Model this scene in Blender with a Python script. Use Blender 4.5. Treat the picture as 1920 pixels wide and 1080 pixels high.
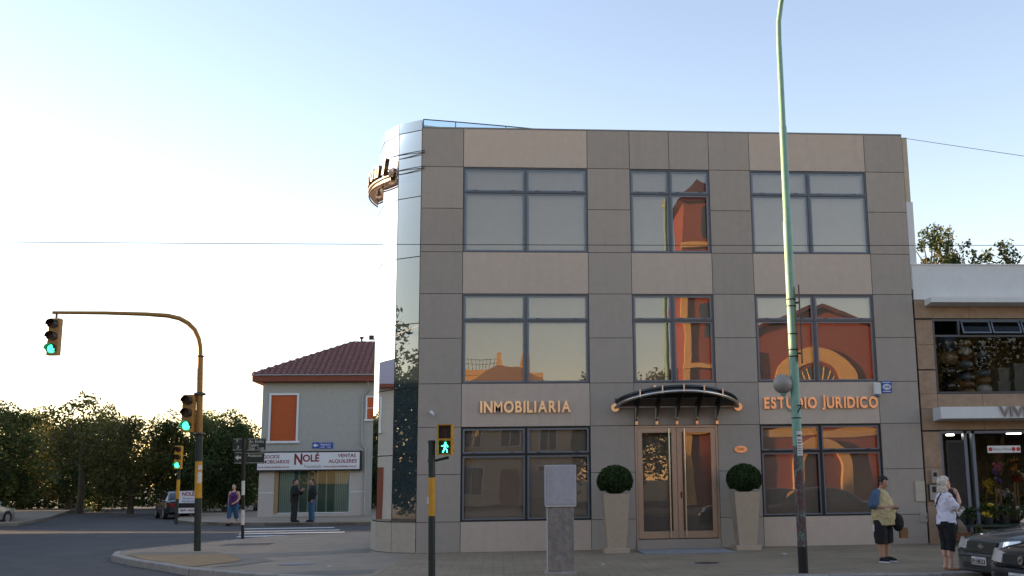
import bpy, math, random
from mathutils import Vector, Matrix
D = bpy.data
for o in list(D.objects):
    D.objects.remove(o)
scene = bpy.context.scene
col = scene.collection
R = math.radians
PI = math.pi

# ------------------------------------------------------------------ camera
cam_d = D.cameras.new('camera')
cam_d.sensor_width = 36.0
cam_d.lens = 36.0 * 1999.05 / 1920.0
cam_d.shift_x = (960 - 1116.5) / 1920.0
cam_d.clip_start = 0.1
cam_d.clip_end = 6000
cam = D.objects.new('camera', cam_d)
col.objects.link(cam)
scene.camera = cam
_y, _p, _r = R(5.162), R(10.18), R(-0.764)
_f = Vector((math.sin(_y) * math.cos(_p), math.cos(_y) * math.cos(_p), math.sin(_p)))
_x = Vector((math.cos(_y), -math.sin(_y), 0))
_u = _x.cross(_f)
_x2 = math.cos(_r) * _x + math.sin(_r) * _u
_u2 = -math.sin(_r) * _x + math.cos(_r) * _u
cam.matrix_world = Matrix(((_x2.x, _u2.x, -_f.x, 1.932), (_x2.y, _u2.y, -_f.y, -25.427),
                           (_x2.z, _u2.z, -_f.z, 1.62), (0, 0, 0, 1)))

# ------------------------------------------------------------------ sky, sun, exposure
SUN_AZ, SUN_EL = R(-70), R(6.5)          # azimuth from +Y, negative to the left
sdir = Vector((math.sin(SUN_AZ) * math.cos(SUN_EL), math.cos(SUN_AZ) * math.cos(SUN_EL), math.sin(SUN_EL)))
world = D.worlds.new('World')
scene.world = world
world.use_nodes = True
wn = world.node_tree
bg = wn.nodes['Background']
sky = wn.nodes.new('ShaderNodeTexSky')
sky.sky_type = 'NISHITA'
sky.sun_disc = False
sky.sun_elevation = SUN_EL
sky.sun_rotation = SUN_AZ
sky.altitude = 20
sky.air_density = 1.0
sky.dust_density = 0.12
sky.ozone_density = 1.6
wb = wn.nodes.new('ShaderNodeMix')        # the camera's white balance, the same all over the sky
wb.data_type = 'RGBA'
wb.blend_type = 'MULTIPLY'
wb.inputs[0].default_value = 1.0
wb.inputs[7].default_value = (1.17, 0.905, 0.87, 1)
wn.links.new(sky.outputs[0], wb.inputs[6])
wn.links.new(wb.outputs[2], bg.inputs[0])
bg.inputs[1].default_value = 0.15
sun_d = D.lights.new('sun', 'SUN')
sun_d.energy = 5.0
sun_d.angle = R(0.5)
sun_d.color = (1.0, 0.66, 0.36)
sun = D.objects.new('sun', sun_d)
col.objects.link(sun)
sun.rotation_euler = (-sdir).to_track_quat('-Z', 'Y').to_euler()
scene.view_settings.view_transform = 'Standard'
scene.view_settings.look = 'None'
scene.view_settings.gamma = 1
scene.view_settings.exposure = 2.0
try:
    scene.view_settings.use_curve_mapping = False
except Exception:
    pass

# ------------------------------------------------------------------ helpers: objects
def tag(o, label, cat, group=None):
    o['label'] = label
    o['category'] = cat
    if group:
        o['group'] = group
    return o

def struct(o):
    o['kind'] = 'structure'
    return o

def stuff(o):
    o['kind'] = 'stuff'
    return o

def empty(name, loc=(0, 0, 0), rz=0.0, parent=None):
    o = D.objects.new(name, None)
    col.objects.link(o)
    o.location = loc
    o.rotation_euler = (0, 0, rz)
    o.empty_display_size = 0.2
    if parent:
        o.parent = parent
    return o

def thing(name, label, cat, loc=(0, 0, 0), rz=0.0, group=None):
    return tag(empty(name, loc, rz), label, cat, group)

def kids(o):
    return [c for c in D.objects if c.parent == o]

def copy_tree(o, parent=None):
    c = o.copy()
    col.objects.link(c)
    c.parent = parent
    for ch in kids(o):
        copy_tree(ch, c)
    return c

class MB:
    def __init__(s):
        s.v, s.f = [], []
    def add(s, vs, fs):
        b = len(s.v)
        s.v += [tuple(v) for v in vs]
        s.f += [tuple(i + b for i in f) for f in fs]
        return s
    def box(s, x0, x1, y0, y1, z0, z1):
        return s.add([(x0, y0, z0), (x1, y0, z0), (x1, y1, z0), (x0, y1, z0), (x0, y0, z1), (x1, y0, z1), (x1, y1, z1), (x0, y1, z1)],
                     [(0, 3, 2, 1), (4, 5, 6, 7), (0, 1, 5, 4), (1, 2, 6, 5), (2, 3, 7, 6), (3, 0, 4, 7)])
    def cbox(s, x0, x1, y0, y1, z0, z1, c=0.01):
        # box whose vertical edges and top are chamfered
        def ring(d, z):
            a, b, e, g = x0 + d, x1 - d, y0 + d, y1 - d
            return [(a + c, e, z), (b - c, e, z), (b, e + c, z), (b, g - c, z), (b - c, g, z), (a + c, g, z), (a, g - c, z), (a, e + c, z)]
        return s.loft([ring(0, z0), ring(0, z1 - c), ring(c, z1)], True, True)
    def loft(s, rings, cap0=False, cap1=False):
        n = len(rings[0])
        vs, fs = [], []
        for r in rings:
            vs += [tuple(q) for q in r]
        for i in range(len(rings) - 1):
            for j in range(n):
                k = (j + 1) % n
                fs.append((i * n + j, i * n + k, (i + 1) * n + k, (i + 1) * n + j))
        if cap0:
            fs.append(tuple(reversed(range(n))))
        if cap1:
            b = (len(rings) - 1) * n
            fs.append(tuple(range(b, b + n)))
        return s.add(vs, fs)
    def prism(s, poly, z0, z1):
        return s.loft([[(x, y, z0) for x, y in poly], [(x, y, z1) for x, y in poly]], True, True)
    def plate(s, poly, y0, y1):
        # polygon in x,z (counter clockwise seen from -y) with depth y0 (front) to y1 (back)
        n = len(poly)
        return s.loft([[(x, y1, z) for x, z in poly], [(x, y0, z) for x, z in poly]], True, True)
    def tube(s, pts, r, n=10, cap=True, flat=1.0):
        pts = [Vector(q) for q in pts]
        if not isinstance(r, (list, tuple)):
            r = [r] * len(pts)
        rings, up = [], None
        for i, q in enumerate(pts):
            t = (pts[min(i + 1, len(pts) - 1)] - pts[max(i - 1, 0)])
            t = t.normalized() if t.length > 1e-9 else Vector((0, 0, 1))
            if up is None:
                up = Vector((0, 0, 1)) if abs(t.z) < 0.9 else Vector((0, 1, 0))
                up = (up - t * up.dot(t)).normalized()
            else:
                up = (up - t * up.dot(t))
                up = up.normalized() if up.length > 1e-6 else Vector((1, 0, 0))
            sd = t.cross(up)
            rings.append([q + (sd * math.cos(2 * PI * k / n) * flat + up * math.sin(2 * PI * k / n)) * r[i] for k in range(n)])
        return s.loft(rings, cap, cap)
    def limb(s, pts, r, n=12):
        # a tube with rounded ends
        s.tube(pts, r, n)
        rr = r if isinstance(r, (list, tuple)) else [r] * len(pts)
        for q, a in ((pts[0], rr[0]), (pts[-1], rr[-1])):
            s.sph(q, a, a, a, n, 6)
        return s
    def lathe(s, prof, c=(0, 0, 0), n=16, cap0=True, cap1=True, sy=1.0):
        return s.loft([[(c[0] + r * math.cos(2 * PI * k / n), c[1] + sy * r * math.sin(2 * PI * k / n), c[2] + z) for k in range(n)] for r, z in prof], cap0, cap1)
    def sph(s, c, rx, ry=None, rz=None, n=14, m=8):
        ry = rx if ry is None else ry
        rz = rx if rz is None else rz
        rings = []
        for i in range(m + 1):
            a = -PI / 2 + PI * i / m
            q = max(math.cos(a), 0.02)
            rings.append([(c[0] + rx * q * math.cos(2 * PI * k / n), c[1] + ry * q * math.sin(2 * PI * k / n), c[2] + rz * math.sin(a)) for k in range(n)])
        return s.loft(rings, True, True)
    def xf(s, M):
        s.v = [tuple(M @ Vector(v)) for v in s.v]
        return s
    def build(s, name, m=None, parent=None, smooth=None, loc=None, rz=None):
        me = D.meshes.new(name)
        me.from_pydata(s.v, [], s.f)
        me.update()
        if smooth:
            me.polygons.foreach_set('use_smooth', [True] * len(me.polygons))
            me.set_sharp_from_angle(angle=R(smooth))
        if m is not None:
            me.materials.append(m)
        o = D.objects.new(name, me)
        col.objects.link(o)
        if parent:
            o.parent = parent
        if loc is not None:
            o.location = loc
        if rz is not None:
            o.rotation_euler = (0, 0, rz)
        return o

def part_box(name, m, parent, *b):
    return MB().box(*b).build(name, m, parent)

def text_mesh(s, size, bold=0.0, extrude=0.0, align='CENTER', res=4):
    c = D.curves.new('lettering', 'FONT')
    c.body = s
    c.size = size
    c.offset = bold * size
    c.extrude = extrude
    c.align_x = align
    c.align_y = 'CENTER'
    c.resolution_u = res
    o = D.objects.new('lettering', c)
    me = D.meshes.new_from_object(o)
    D.objects.remove(o)
    D.curves.remove(c)
    return me

def text(name, s, size, m, parent, loc, rz=0.0, bold=0.0, extrude=0.0, align='CENTER', sx=1.0, width=None, shear=0.0):
    # upright lettering that faces local -y
    me = text_mesh(s, size, bold, extrude, align)
    if width:
        xs = [v.co.x for v in me.vertices]
        sx = width / (max(xs) - min(xs))
    for v in me.vertices:
        x, y, z = v.co
        v.co = ((x + y * shear) * sx, -z, y)
    me.materials.append(m)
    o = D.objects.new(name, me)
    col.objects.link(o)
    o.parent = parent
    o.location = loc
    o.rotation_euler = (0, 0, rz)
    return o

# ------------------------------------------------------------------ helpers: materials
MC = {}
def mat(name, c, rough=0.7, metal=0.0, var=0.12, scale=6.0, bump=0.0, bscale=60.0, spec=0.35, stain=0.0, coat=0.0, tint=None, orand=0.0):
    if name in MC:
        return MC[name]
    m = D.materials.new(name)
    m.use_nodes = True
    nt = m.node_tree
    b = nt.nodes['Principled BSDF']
    b.inputs['Roughness'].default_value = rough
    b.inputs['Metallic'].default_value = metal
    b.inputs['Specular IOR Level'].default_value = spec
    b.inputs['Coat Weight'].default_value = coat
    L = nt.links.new
    tc = nt.nodes.new('ShaderNodeTexCoord')
    if var > 0 or stain > 0:
        n1 = nt.nodes.new('ShaderNodeTexNoise')
        n1.inputs['Scale'].default_value = scale
        n1.inputs['Detail'].default_value = 6
        n1.inputs['Roughness'].default_value = 0.65
        L(tc.outputs['Object'], n1.inputs['Vector'])
        mr = nt.nodes.new('ShaderNodeMapRange')
        mr.inputs[1].default_value = 0.3
        mr.inputs[2].default_value = 0.7
        mr.inputs[3].default_value = 1 - var
        mr.inputs[4].default_value = 1 + var
        L(n1.outputs[0], mr.inputs[0])
        mx = nt.nodes.new('ShaderNodeMix')
        mx.data_type = 'RGBA'
        mx.blend_type = 'MULTIPLY'
        mx.inputs[0].default_value = 1.0
        mx.inputs[6].default_value = (*c, 1)
        L(mr.outputs[0], mx.inputs[7])
        out = mx.outputs[2]
        if stain > 0:
            mp = nt.nodes.new('ShaderNodeMapping')
            mp.inputs['Scale'].default_value = (4.5, 4.5, 0.3)
            L(tc.outputs['Object'], mp.inputs['Vector'])
            n2 = nt.nodes.new('ShaderNodeTexNoise')
            n2.inputs['Scale'].default_value = 1.6
            n2.inputs['Detail'].default_value = 8
            n2.inputs['Roughness'].default_value = 0.7
            L(mp.outputs[0], n2.inputs['Vector'])
            m2 = nt.nodes.new('ShaderNodeMapRange')
            m2.inputs[1].default_value = 0.5
            m2.inputs[2].default_value = 0.75
            m2.inputs[3].default_value = 0
            m2.inputs[4].default_value = stain
            L(n2.outputs[0], m2.inputs[0])
            m3 = nt.nodes.new('ShaderNodeMix')
            m3.data_type = 'RGBA'
            L(m2.outputs[0], m3.inputs[0])
            L(out, m3.inputs[6])
            tt = tint or tuple(q * 0.55 for q in c)
            m3.inputs[7].default_value = (*tt, 1)
            out = m3.outputs[2]
        if orand > 0:
            oi = nt.nodes.new('ShaderNodeObjectInfo')
            m4 = nt.nodes.new('ShaderNodeMapRange')
            m4.inputs[3].default_value = 1 - orand
            m4.inputs[4].default_value = 1 + orand
            L(oi.outputs['Random'], m4.inputs[0])
            m5 = nt.nodes.new('ShaderNodeMix')
            m5.data_type = 'RGBA'
            m5.blend_type = 'MULTIPLY'
            m5.inputs[0].default_value = 1.0
            L(out, m5.inputs[6])
            L(m4.outputs[0], m5.inputs[7])
            out = m5.outputs[2]
        L(out, b.inputs['Base Color'])
    else:
        b.inputs['Base Color'].default_value = (*c, 1)
    if bump > 0:
        n3 = nt.nodes.new('ShaderNodeTexNoise')
        n3.inputs['Scale'].default_value = bscale
        n3.inputs['Detail'].default_value = 4
        L(tc.outputs['Object'], n3.inputs['Vector'])
        bp = nt.nodes.new('ShaderNodeBump')
        bp.inputs['Strength'].default_value = bump
        bp.inputs['Distance'].default_value = 0.02
        L(n3.outputs[0], bp.inputs['Height'])
        L(bp.outputs[0], b.inputs['Normal'])
    MC[name] = m
    return m

def glow(name, c, strength):
    m = D.materials.new(name)
    m.use_nodes = True
    b = m.node_tree.nodes['Principled BSDF']
    b.inputs['Base Color'].default_value = (*c, 1)
    b.inputs['Emission Color'].default_value = (*c, 1)
    b.inputs['Emission Strength'].default_value = strength
    return m

def glass(name, tint, refl, rcol=(1, 1, 1), opaque=None, wave=0.0, rough=0.0, ior=1.5, wscale=0.7):
    m = D.materials.new(name)
    m.use_nodes = True
    nt = m.node_tree
    L = nt.links.new
    nt.nodes.remove(nt.nodes['Principled BSDF'])
    out = nt.nodes['Material Output']
    if opaque:
        a = nt.nodes.new('ShaderNodeBsdfDiffuse')
        a.inputs[0].default_value = (*opaque, 1)
    else:
        a = nt.nodes.new('ShaderNodeBsdfTransparent')
        a.inputs[0].default_value = (*tint, 1)
    g = nt.nodes.new('ShaderNodeBsdfGlossy')
    g.inputs[0].default_value = (*rcol, 1)
    g.inputs['Roughness'].default_value = rough
    fr = nt.nodes.new('ShaderNodeFresnel')
    fr.inputs[0].default_value = ior
    mr = nt.nodes.new('ShaderNodeMapRange')
    mr.inputs[1].default_value = 0.04
    mr.inputs[2].default_value = 1.0
    mr.inputs[3].default_value = refl
    mr.inputs[4].default_value = 1.0
    L(fr.outputs[0], mr.inputs[0])
    if wave > 0:
        tc = nt.nodes.new('ShaderNodeTexCoord')
        n = nt.nodes.new('ShaderNodeTexNoise')
        n.inputs['Scale'].default_value = wscale
        n.inputs['Detail'].default_value = 1
        L(tc.outputs['Object'], n.inputs['Vector'])
        bp = nt.nodes.new('ShaderNodeBump')
        bp.inputs['Strength'].default_value = 1.0
        bp.inputs['Distance'].default_value = wave
        L(n.outputs[0], bp.inputs['Height'])
        L(bp.outputs[0], g.inputs['Normal'])
    mix = nt.nodes.new('ShaderNodeMixShader')
    L(mr.outputs[0], mix.inputs[0])
    L(a.outputs[0], mix.inputs[1])
    L(g.outputs[0], mix.inputs[2])
    L(mix.outputs[0], out.inputs[0])
    return m

def leafmat(name, c, c2, trans=0.35):
    m = D.materials.new(name)
    m.use_nodes = True
    nt = m.node_tree
    L = nt.links.new
    b = nt.nodes['Principled BSDF']
    b.inputs['Roughness'].default_value = 0.55
    b.inputs['Specular IOR Level'].default_value = 0.3
    tc = nt.nodes.new('ShaderNodeTexCoord')
    n = nt.nodes.new('ShaderNodeTexNoise')
    n.inputs['Scale'].default_value = 1.1
    n.inputs['Detail'].default_value = 5
    L(tc.outputs['Object'], n.inputs['Vector'])
    mr = nt.nodes.new('ShaderNodeMapRange')
    mr.inputs[1].default_value = 0.35
    mr.inputs[2].default_value = 0.65
    L(n.outputs[0], mr.inputs[0])
    mx = nt.nodes.new('ShaderNodeMix')
    mx.data_type = 'RGBA'
    mx.inputs[6].default_value = (*c, 1)
    mx.inputs[7].default_value = (*c2, 1)
    L(mr.outputs[0], mx.inputs[0])
    L(mx.outputs[2], b.inputs['Base Color'])
    t = nt.nodes.new('ShaderNodeBsdfTranslucent')
    L(mx.outputs[2], t.inputs[0])
    ms = nt.nodes.new('ShaderNodeMixShader')
    ms.inputs[0].default_value = trans
    L(b.outputs[0], ms.inputs[1])
    L(t.outputs[0], ms.inputs[2])
    L(ms.outputs[0], nt.nodes['Material Output'].inputs[0])
    return m

M_asphalt = mat('asphalt', (0.056, 0.055, 0.054), 0.85, var=0.3, scale=0.9, bump=0.5, bscale=90, stain=0.5, tint=(0.1, 0.098, 0.095))
M_conc = mat('pavement_concrete', (0.27, 0.222, 0.165), 0.85, var=0.2, scale=1.1, bump=0.3, bscale=70, stain=0.6, tint=(0.19, 0.168, 0.14))
M_band = mat('paving_band', (0.18, 0.163, 0.135), 0.88, var=0.14, scale=3, bump=0.3, bscale=90, stain=0.3)
M_ramp = mat('ramp_paving', (0.25, 0.175, 0.088), 0.88, var=0.2, scale=3, bump=0.4, bscale=60, stain=0.4)
M_kerb = mat('kerb_concrete', (0.30, 0.28, 0.25), 0.85, var=0.2, scale=4, bump=0.4, bscale=50, stain=0.5)
M_grayp = mat('grey_panel', (0.322, 0.284, 0.246), 0.72, var=0.05, scale=5, bump=0.1, bscale=160, stain=0.32, tint=(0.23, 0.2, 0.182), orand=0.05)
M_tanp = mat('tan_panel', (0.46, 0.382, 0.318), 0.74, var=0.05, scale=5, bump=0.1, bscale=140, stain=0.32, tint=(0.345, 0.285, 0.236), orand=0.03)
M_joint = mat('joint_dark', (0.075, 0.066, 0.06), 0.9, var=0)
M_frame = mat('window_frame_steel', (0.055, 0.065, 0.08), 0.32, metal=0.3, var=0.08, spec=0.6)
M_black = mat('black_paint', (0.012, 0.012, 0.013), 0.5, var=0.1)
M_blind = mat('blind_fabric', (0.44, 0.41, 0.37), 0.9, var=0.05, scale=3, orand=0.05)
M_bronze = mat('bronze_aluminium', (0.37, 0.29, 0.225), 0.38, metal=0.65, var=0.06, spec=0.6)
M_steel = mat('brushed_steel', (0.55, 0.53, 0.5), 0.28, metal=1.0, var=0.06)
M_copper = mat('brass_letter', (0.83, 0.56, 0.34), 0.3, metal=1.0, var=0.04)
M_darkmetal = mat('dark_metal', (0.05, 0.052, 0.055), 0.35, metal=0.6, var=0.1)
M_white = mat('white_paint', (0.58, 0.59, 0.59), 0.6, var=0.05, scale=3, stain=0.1)
M_plant = mat('planter_sand', (0.36, 0.29, 0.22), 0.8, var=0.07, scale=9, bump=0.1)
M_stone = mat('stone_cladding', (0.30, 0.208, 0.14), 0.75, var=0.2, scale=4, bump=0.25, bscale=40, stain=0.3)
M_pink = mat('pale_band_stone', (0.40, 0.35, 0.30), 0.8, var=0.1, scale=6)
M_yellow = mat('signal_yellow', (0.55, 0.27, 0.02), 0.5, var=0.14, scale=9, stain=0.25)
M_green_pole = mat('dark_green_paint', (0.018, 0.03, 0.025), 0.45, var=0.2, scale=20)
M_skin = mat('skin', (0.40, 0.22, 0.15), 0.55, var=0.05)
M_skin2 = mat('skin_fair', (0.52, 0.31, 0.23), 0.55, var=0.05)
M_bark = mat('bark', (0.09, 0.07, 0.05), 0.9, var=0.3, scale=9, bump=0.5, bscale=30)
M_leaf = leafmat('foliage', (0.045, 0.065, 0.016), (0.105, 0.12, 0.03), 0.42)
M_leafy = leafmat('foliage_yellow', (0.06, 0.07, 0.016), (0.14, 0.12, 0.03))
M_leafd = leafmat('foliage_dark', (0.026, 0.05, 0.014), (0.06, 0.09, 0.024), 0.3)
M_box = leafmat('box_leaf', (0.013, 0.032, 0.008), (0.04, 0.075, 0.016), 0.15)
M_glass = glass('window_glass', (0.76, 0.75, 0.72), 0.165, rcol=(1, 0.91, 0.84), wave=0.003, wscale=0.9)
M_glassl = glass('window_glass_low', (0.78, 0.77, 0.74), 0.12, rcol=(1, 0.91, 0.84), wave=0.003, wscale=0.9)
M_mirror = glass('curtain_glass', (0, 0, 0), 0.085, rcol=(0.95, 0.95, 0.92), opaque=(0.035, 0.05, 0.055), wave=0.002)
M_shopglass = glass('shop_glass', (0.85, 0.87, 0.86), 0.025)
# ================================================================== ground, road, pavements
def tile_material(name, c, rot=0.0):
    m = mat(name, c, 0.86, var=0.2, scale=0.8, bump=0.0, stain=0.55)
    nt = m.node_tree
    L = nt.links.new
    b = nt.nodes['Principled BSDF']
    tc = [n for n in nt.nodes if n.type == 'TEX_COORD'][0]
    mp = nt.nodes.new('ShaderNodeMapping')
    mp.inputs['Rotation'].default_value = (0, 0, rot)
    L(tc.outputs['Object'], mp.inputs['Vector'])
    br = nt.nodes.new('ShaderNodeTexBrick')
    br.offset = 0.0
    br.inputs['Scale'].default_value = 1.0
    br.inputs['Brick Width'].default_value = 0.2
    br.inputs['Row Height'].default_value = 0.2
    br.inputs['Mortar Size'].default_value = 0.007
    br.inputs['Color1'].default_value = (1, 1, 1, 1)
    br.inputs['Color2'].default_value = (0.93, 0.92, 0.9, 1)
    br.inputs['Mortar'].default_value = (0.74, 0.72, 0.68, 1)
    L(mp.outputs[0], br.inputs['Vector'])
    old = b.inputs['Base Color'].links[0].from_socket
    mx = nt.nodes.new('ShaderNodeMix')
    mx.data_type = 'RGBA'
    mx.blend_type = 'MULTIPLY'
    mx.inputs[0].default_value = 1
    L(old, mx.inputs[6])
    L(br.outputs[0], mx.inputs[7])
    L(mx.outputs[2], b.inputs['Base Color'])
    wv = nt.nodes.new('ShaderNodeTexWave')
    wv.inputs['Scale'].default_value = 8.0
    wv.inputs['Distortion'].default_value = 0.0
    L(mp.outputs[0], wv.inputs['Vector'])
    bp = nt.nodes.new('ShaderNodeBump')
    bp.inputs['Strength'].default_value = 0.5
    bp.inputs['Distance'].default_value = 0.006
    L(wv.outputs[0], bp.inputs['Height'])
    L(bp.outputs[0], b.inputs['Normal'])
    return m
M_tile = tile_material('ribbed_pavement_tile', (0.275, 0.215, 0.143))
M_dirt = mat('open_ground', (0.12, 0.11, 0.085), 0.95, var=0.3, scale=0.05)

struct(MB().add([(-2500, -2500, -0.2), (2500, -2500, -0.2), (2500, 2500, -0.2), (-2500, 2500, -0.2)], [(0, 1, 2, 3)]).build('ground', M_dirt))
# asphalt, finely enough divided to sit flat
road = struct(MB().add([(-140, -34, -0.13), (110, -34, -0.13), (110, 150, -0.13), (-140, 150, -0.13)], [(0, 1, 2, 3)]).build('road', M_asphalt))

M_patch = mat('asphalt_patch', (0.04, 0.04, 0.042), 0.8, var=0.3, scale=2, bump=0.4, bscale=80, stain=0.3)
for poly in ([(-13.5, 12.2), (-9.6, 12.6), (-9.4, 14.1), (-13.2, 13.9)], [(-16, 3.5), (-12.5, 4.2), (-12.8, 6.0), (-16.4, 5.2)], [(-2.5, -9.8), (1.5, -10.2), (1.6, -9.2), (-2.2, -8.7)]):
    MB().add([(x, y, -0.1275) for x, y in poly], [(0, 1, 2, 3)]).build('road_patch', M_patch, road)
def kerb_line(path, parent, m=M_kerb, w=0.15, step=0.95, z0=-0.2, z1=0.012, seed=1):
    rnd = random.Random(seed)
    pts = [Vector((x, y, 0)) for x, y in path]
    pieces, acc = [], [pts[0]]
    for a, b in zip(pts[:-1], pts[1:]):
        n = max(1, round((b - a).length / step))
        for i in range(n):
            pieces.append((a.lerp(b, i / n), a.lerp(b, (i + 1) / n)))
    for a, b in pieces:
        t = (b - a).normalized()
        nrm = Vector((t.y, -t.x, 0)) * w
        g = t * 0.006
        zt = z1 + rnd.uniform(-0.004, 0.006)
        a2, b2 = a + g, b - g
        c = 0.02
        r0 = [a2, b2, b2 + nrm, a2 + nrm]
        mb = MB()
        mb.loft([[(q.x, q.y, z0) for q in r0], [(q.x, q.y, zt - c) for q in r0],
                 [(q.x, q.y, zt) for q in (a2, b2, b2 + nrm * 0.85, a2 + nrm * 0.85)]], True, True)
        mb.build('kerb_stone', m, parent)

KP = [(30, -7.6), (16, -7.55), (9.3, -7.5), (4.5, -7.42), (2.0, -7.05), (0.2, -6.4), (-1.3, -5.65), (-2.8, -4.45), (-4.0, -3.25), (-5.0, -1.75),
      (-6.1, -0.2), (-7.1, 1.5), (-7.5, 2.9), (-7.05, 4.3), (-6.3, 6.4), (-5.2, 9.3), (-4.3, 10.3), (-3.3, 10.7), (-2.4, 11.7), (-1, 12.6), (2, 13.2), (30, 14.5)]
pav = struct(MB().prism(list(reversed(KP)), -0.2, 0.0).build('pavement', M_conc))
kerb_line([(x, y) for x, y in KP][::-1], pav, seed=3)
def sheet(name, poly, z, m, parent):
    return MB().add([(x, y, z) for x, y in poly], [tuple(range(len(poly)))]).build(name, m, parent)
def ccw(poly):
    a = sum(poly[i][0] * poly[(i + 1) % len(poly)][1] - poly[(i + 1) % len(poly)][0] * poly[i][1] for i in range(len(poly)))
    return poly if a > 0 else poly[::-1]
sheet('tiled_paving', ccw([(-0.06, 0.2), (-0.3, -5.95), (0.25, -6.32), (2.0, -6.98), (4.5, -7.36), (9.3, -7.44), (16, -7.5), (30, -7.55), (30, 0.2)]), 0.004, M_tile, pav)
sheet('paving_band', ccw([(-6.9, 2.65), (-6.24, 2.40), (-5.01, 2.04), (-4.52, 1.31), (-3.72, 1.08), (-2.39, 1.46), (-1.30, 2.26), (-1.12, 0.70), (-2.18, 0.18), (-3.31, -0.29), (-4.0, 0.08), (-4.75, 1.0), (-5.93, 1.34), (-7.0, 1.62)]), 0.004, M_band, pav)
sheet('paving_band', ccw([(-4.49, 1.21), (-3.44, -0.25), (-2.85, -1.55), (-3.36, -2.85), (-3.79, -3.0), (-3.59, -1.95), (-3.63, -1.02)]), 0.008, M_band, pav)
sheet('paving_band', ccw([(-2.21, -4.85), (-1.42, -4.40), (-0.36, -4.39), (-0.36, -5.33), (-1.24, -5.6)]), 0.004, M_band, pav)
sheet('ramp_paving', ccw([(-6.9, 1.45), (-5.87, 1.14), (-4.51, 1.03), (-3.64, -1.02), (-3.64, -1.73), (-4.2, -2.85), (-4.97, -1.7), (-6.05, -0.15)]), 0.012, M_ramp, pav)
# drain grating on the corner
dg = thing('drain_grating', 'dark cast drain grating set in the corner pavement by the striped pole', 'grating', (-4.9, 5.1, 0.005))
for i in range(12):
    MB().box(-0.62 + i * 0.105, -0.56 + i * 0.105, -0.35, 0.35, 0, 0.012).build('bar', M_black, dg)
MB().box(-0.66, 0.66, -0.42, -0.352, 0, 0.01).build('rim', M_kerb, dg)
MB().box(-0.66, 0.66, 0.352, 0.42, 0, 0.01).build('rim', M_kerb, dg)

# far corner pavement (under the grey house) and the pavement of the far left corner
FP = [(40, 20.4), (-2.6, 20.4), (-5.6, 20.9), (-9.2, 22.2), (-11.6, 24.4), (-13.3, 27.5), (-15.8, 36), (-23, 60), (-36, 120), (40, 120)]
fpav = struct(MB().prism(ccw(FP), -0.2, 0.0).build('pavement_far', M_conc))
kerb_line(FP[:9], fpav, seed=5, step=1.2)
sheet('ramp_paving', ccw([(-5.3, 22.0), (-4.0, 22.3), (-2.4, 21.6), (-2.2, 20.5), (-4.2, 20.75)]), 0.006, M_ramp, fpav)
LP = [(-21.0, 25.5), (-20.2, 27.0), (-22.4, 36), (-30, 60), (-43, 110), (-130, 110), (-130, 24.5), (-33, 24.5)]
lpav = struct(MB().prism(ccw(LP), -0.2, 0.0).build('pavement_far_left', M_conc))
kerb_line([(-30, 60), (-22.4, 36), (-20.2, 27), (-21.0, 25.5), (-33, 24.5), (-60, 24.5)], lpav, seed=6, step=1.2)
sheet('ramp_paving', ccw([(-23.5, 26.6), (-21.4, 27.0), (-21.4, 26.0), (-23.5, 25.3)]), 0.006, M_ramp, lpav)
M_mark = mat('road_paint', (0.5, 0.5, 0.47), 0.7, var=0.35, scale=5, stain=0.75, tint=(0.12, 0.12, 0.12))
for i, (y, x0, x1) in enumerate([(18.9, -8.2, -4.6), (16.5, -7.7, -4.05), (14.6, -7.3, -3.6), (12.6, -6.9, -4.9)]):
    sheet('crossing_stripe', [(x0, y - 0.42, -0.126), (x1, y - 0.42, -0.126), (x1 - 0.1, y + 0.42, -0.126), (x0 - 0.1, y + 0.42, -0.126)] and
          [(x0, y - 0.42), (x1, y - 0.42), (x1 - 0.1, y + 0.42), (x0 - 0.1, y + 0.42)], -0.126, M_mark, road)
# opposite pavement behind the viewpoint
opav = struct(MB().box(-60, 70, -33.9, -24.2, -0.2, 0.0).build('pavement_opposite', M_conc))

# ================================================================== the corner office building
COLS = [0, 1.015, 4.062, 5.121, 7.125, 8.160, 11.152, 12.163]
PZ = [0, 0.695, 1.78, 2.873, 3.894, 4.98, 6.058, 7.086, 8.17, 9.219, 10.2]
WZ = [(0.695, 2.873, 2.23), (3.894, 6.058, 5.42), (7.086, 9.219, 8.60)]
bld = thing('office_building', 'three storey grey and tan panelled corner office with rounded mirror glass corner', 'building')
g = 0.007
def panel(x0, x1, z0, z1, m, jit=0.0):
    MB().box(x0 + g, x1 - g, 0.0 + jit, 0.06, z0 + g, z1 - g).build('panel', m, bld)
rnd = random.Random(4)
for c in (0, 2, 4, 6):
    for i in range(10):
        panel(COLS[c], COLS[c + 1], PZ[i], PZ[i + 1], M_grayp, rnd.uniform(0, 0.003))
for c in (1, 5):
    for z0, z1 in ((0, 0.695), (2.873, 3.894), (6.058, 7.086), (9.219, 10.2)):
        panel(COLS[c], COLS[c + 1], z0, z1, M_tanp, 0.004)
panel(5.121, 7.125, 6.058, 7.086, M_tanp, 0.004)
panel(5.121, 7.125, 2.873, 3.894, M_grayp, 0.002)
panel(5.121, 6.115, 9.219, 10.2, M_grayp, 0.001)
panel(6.115, 7.125, 9.219, 10.2, M_grayp, 0.002)
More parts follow.
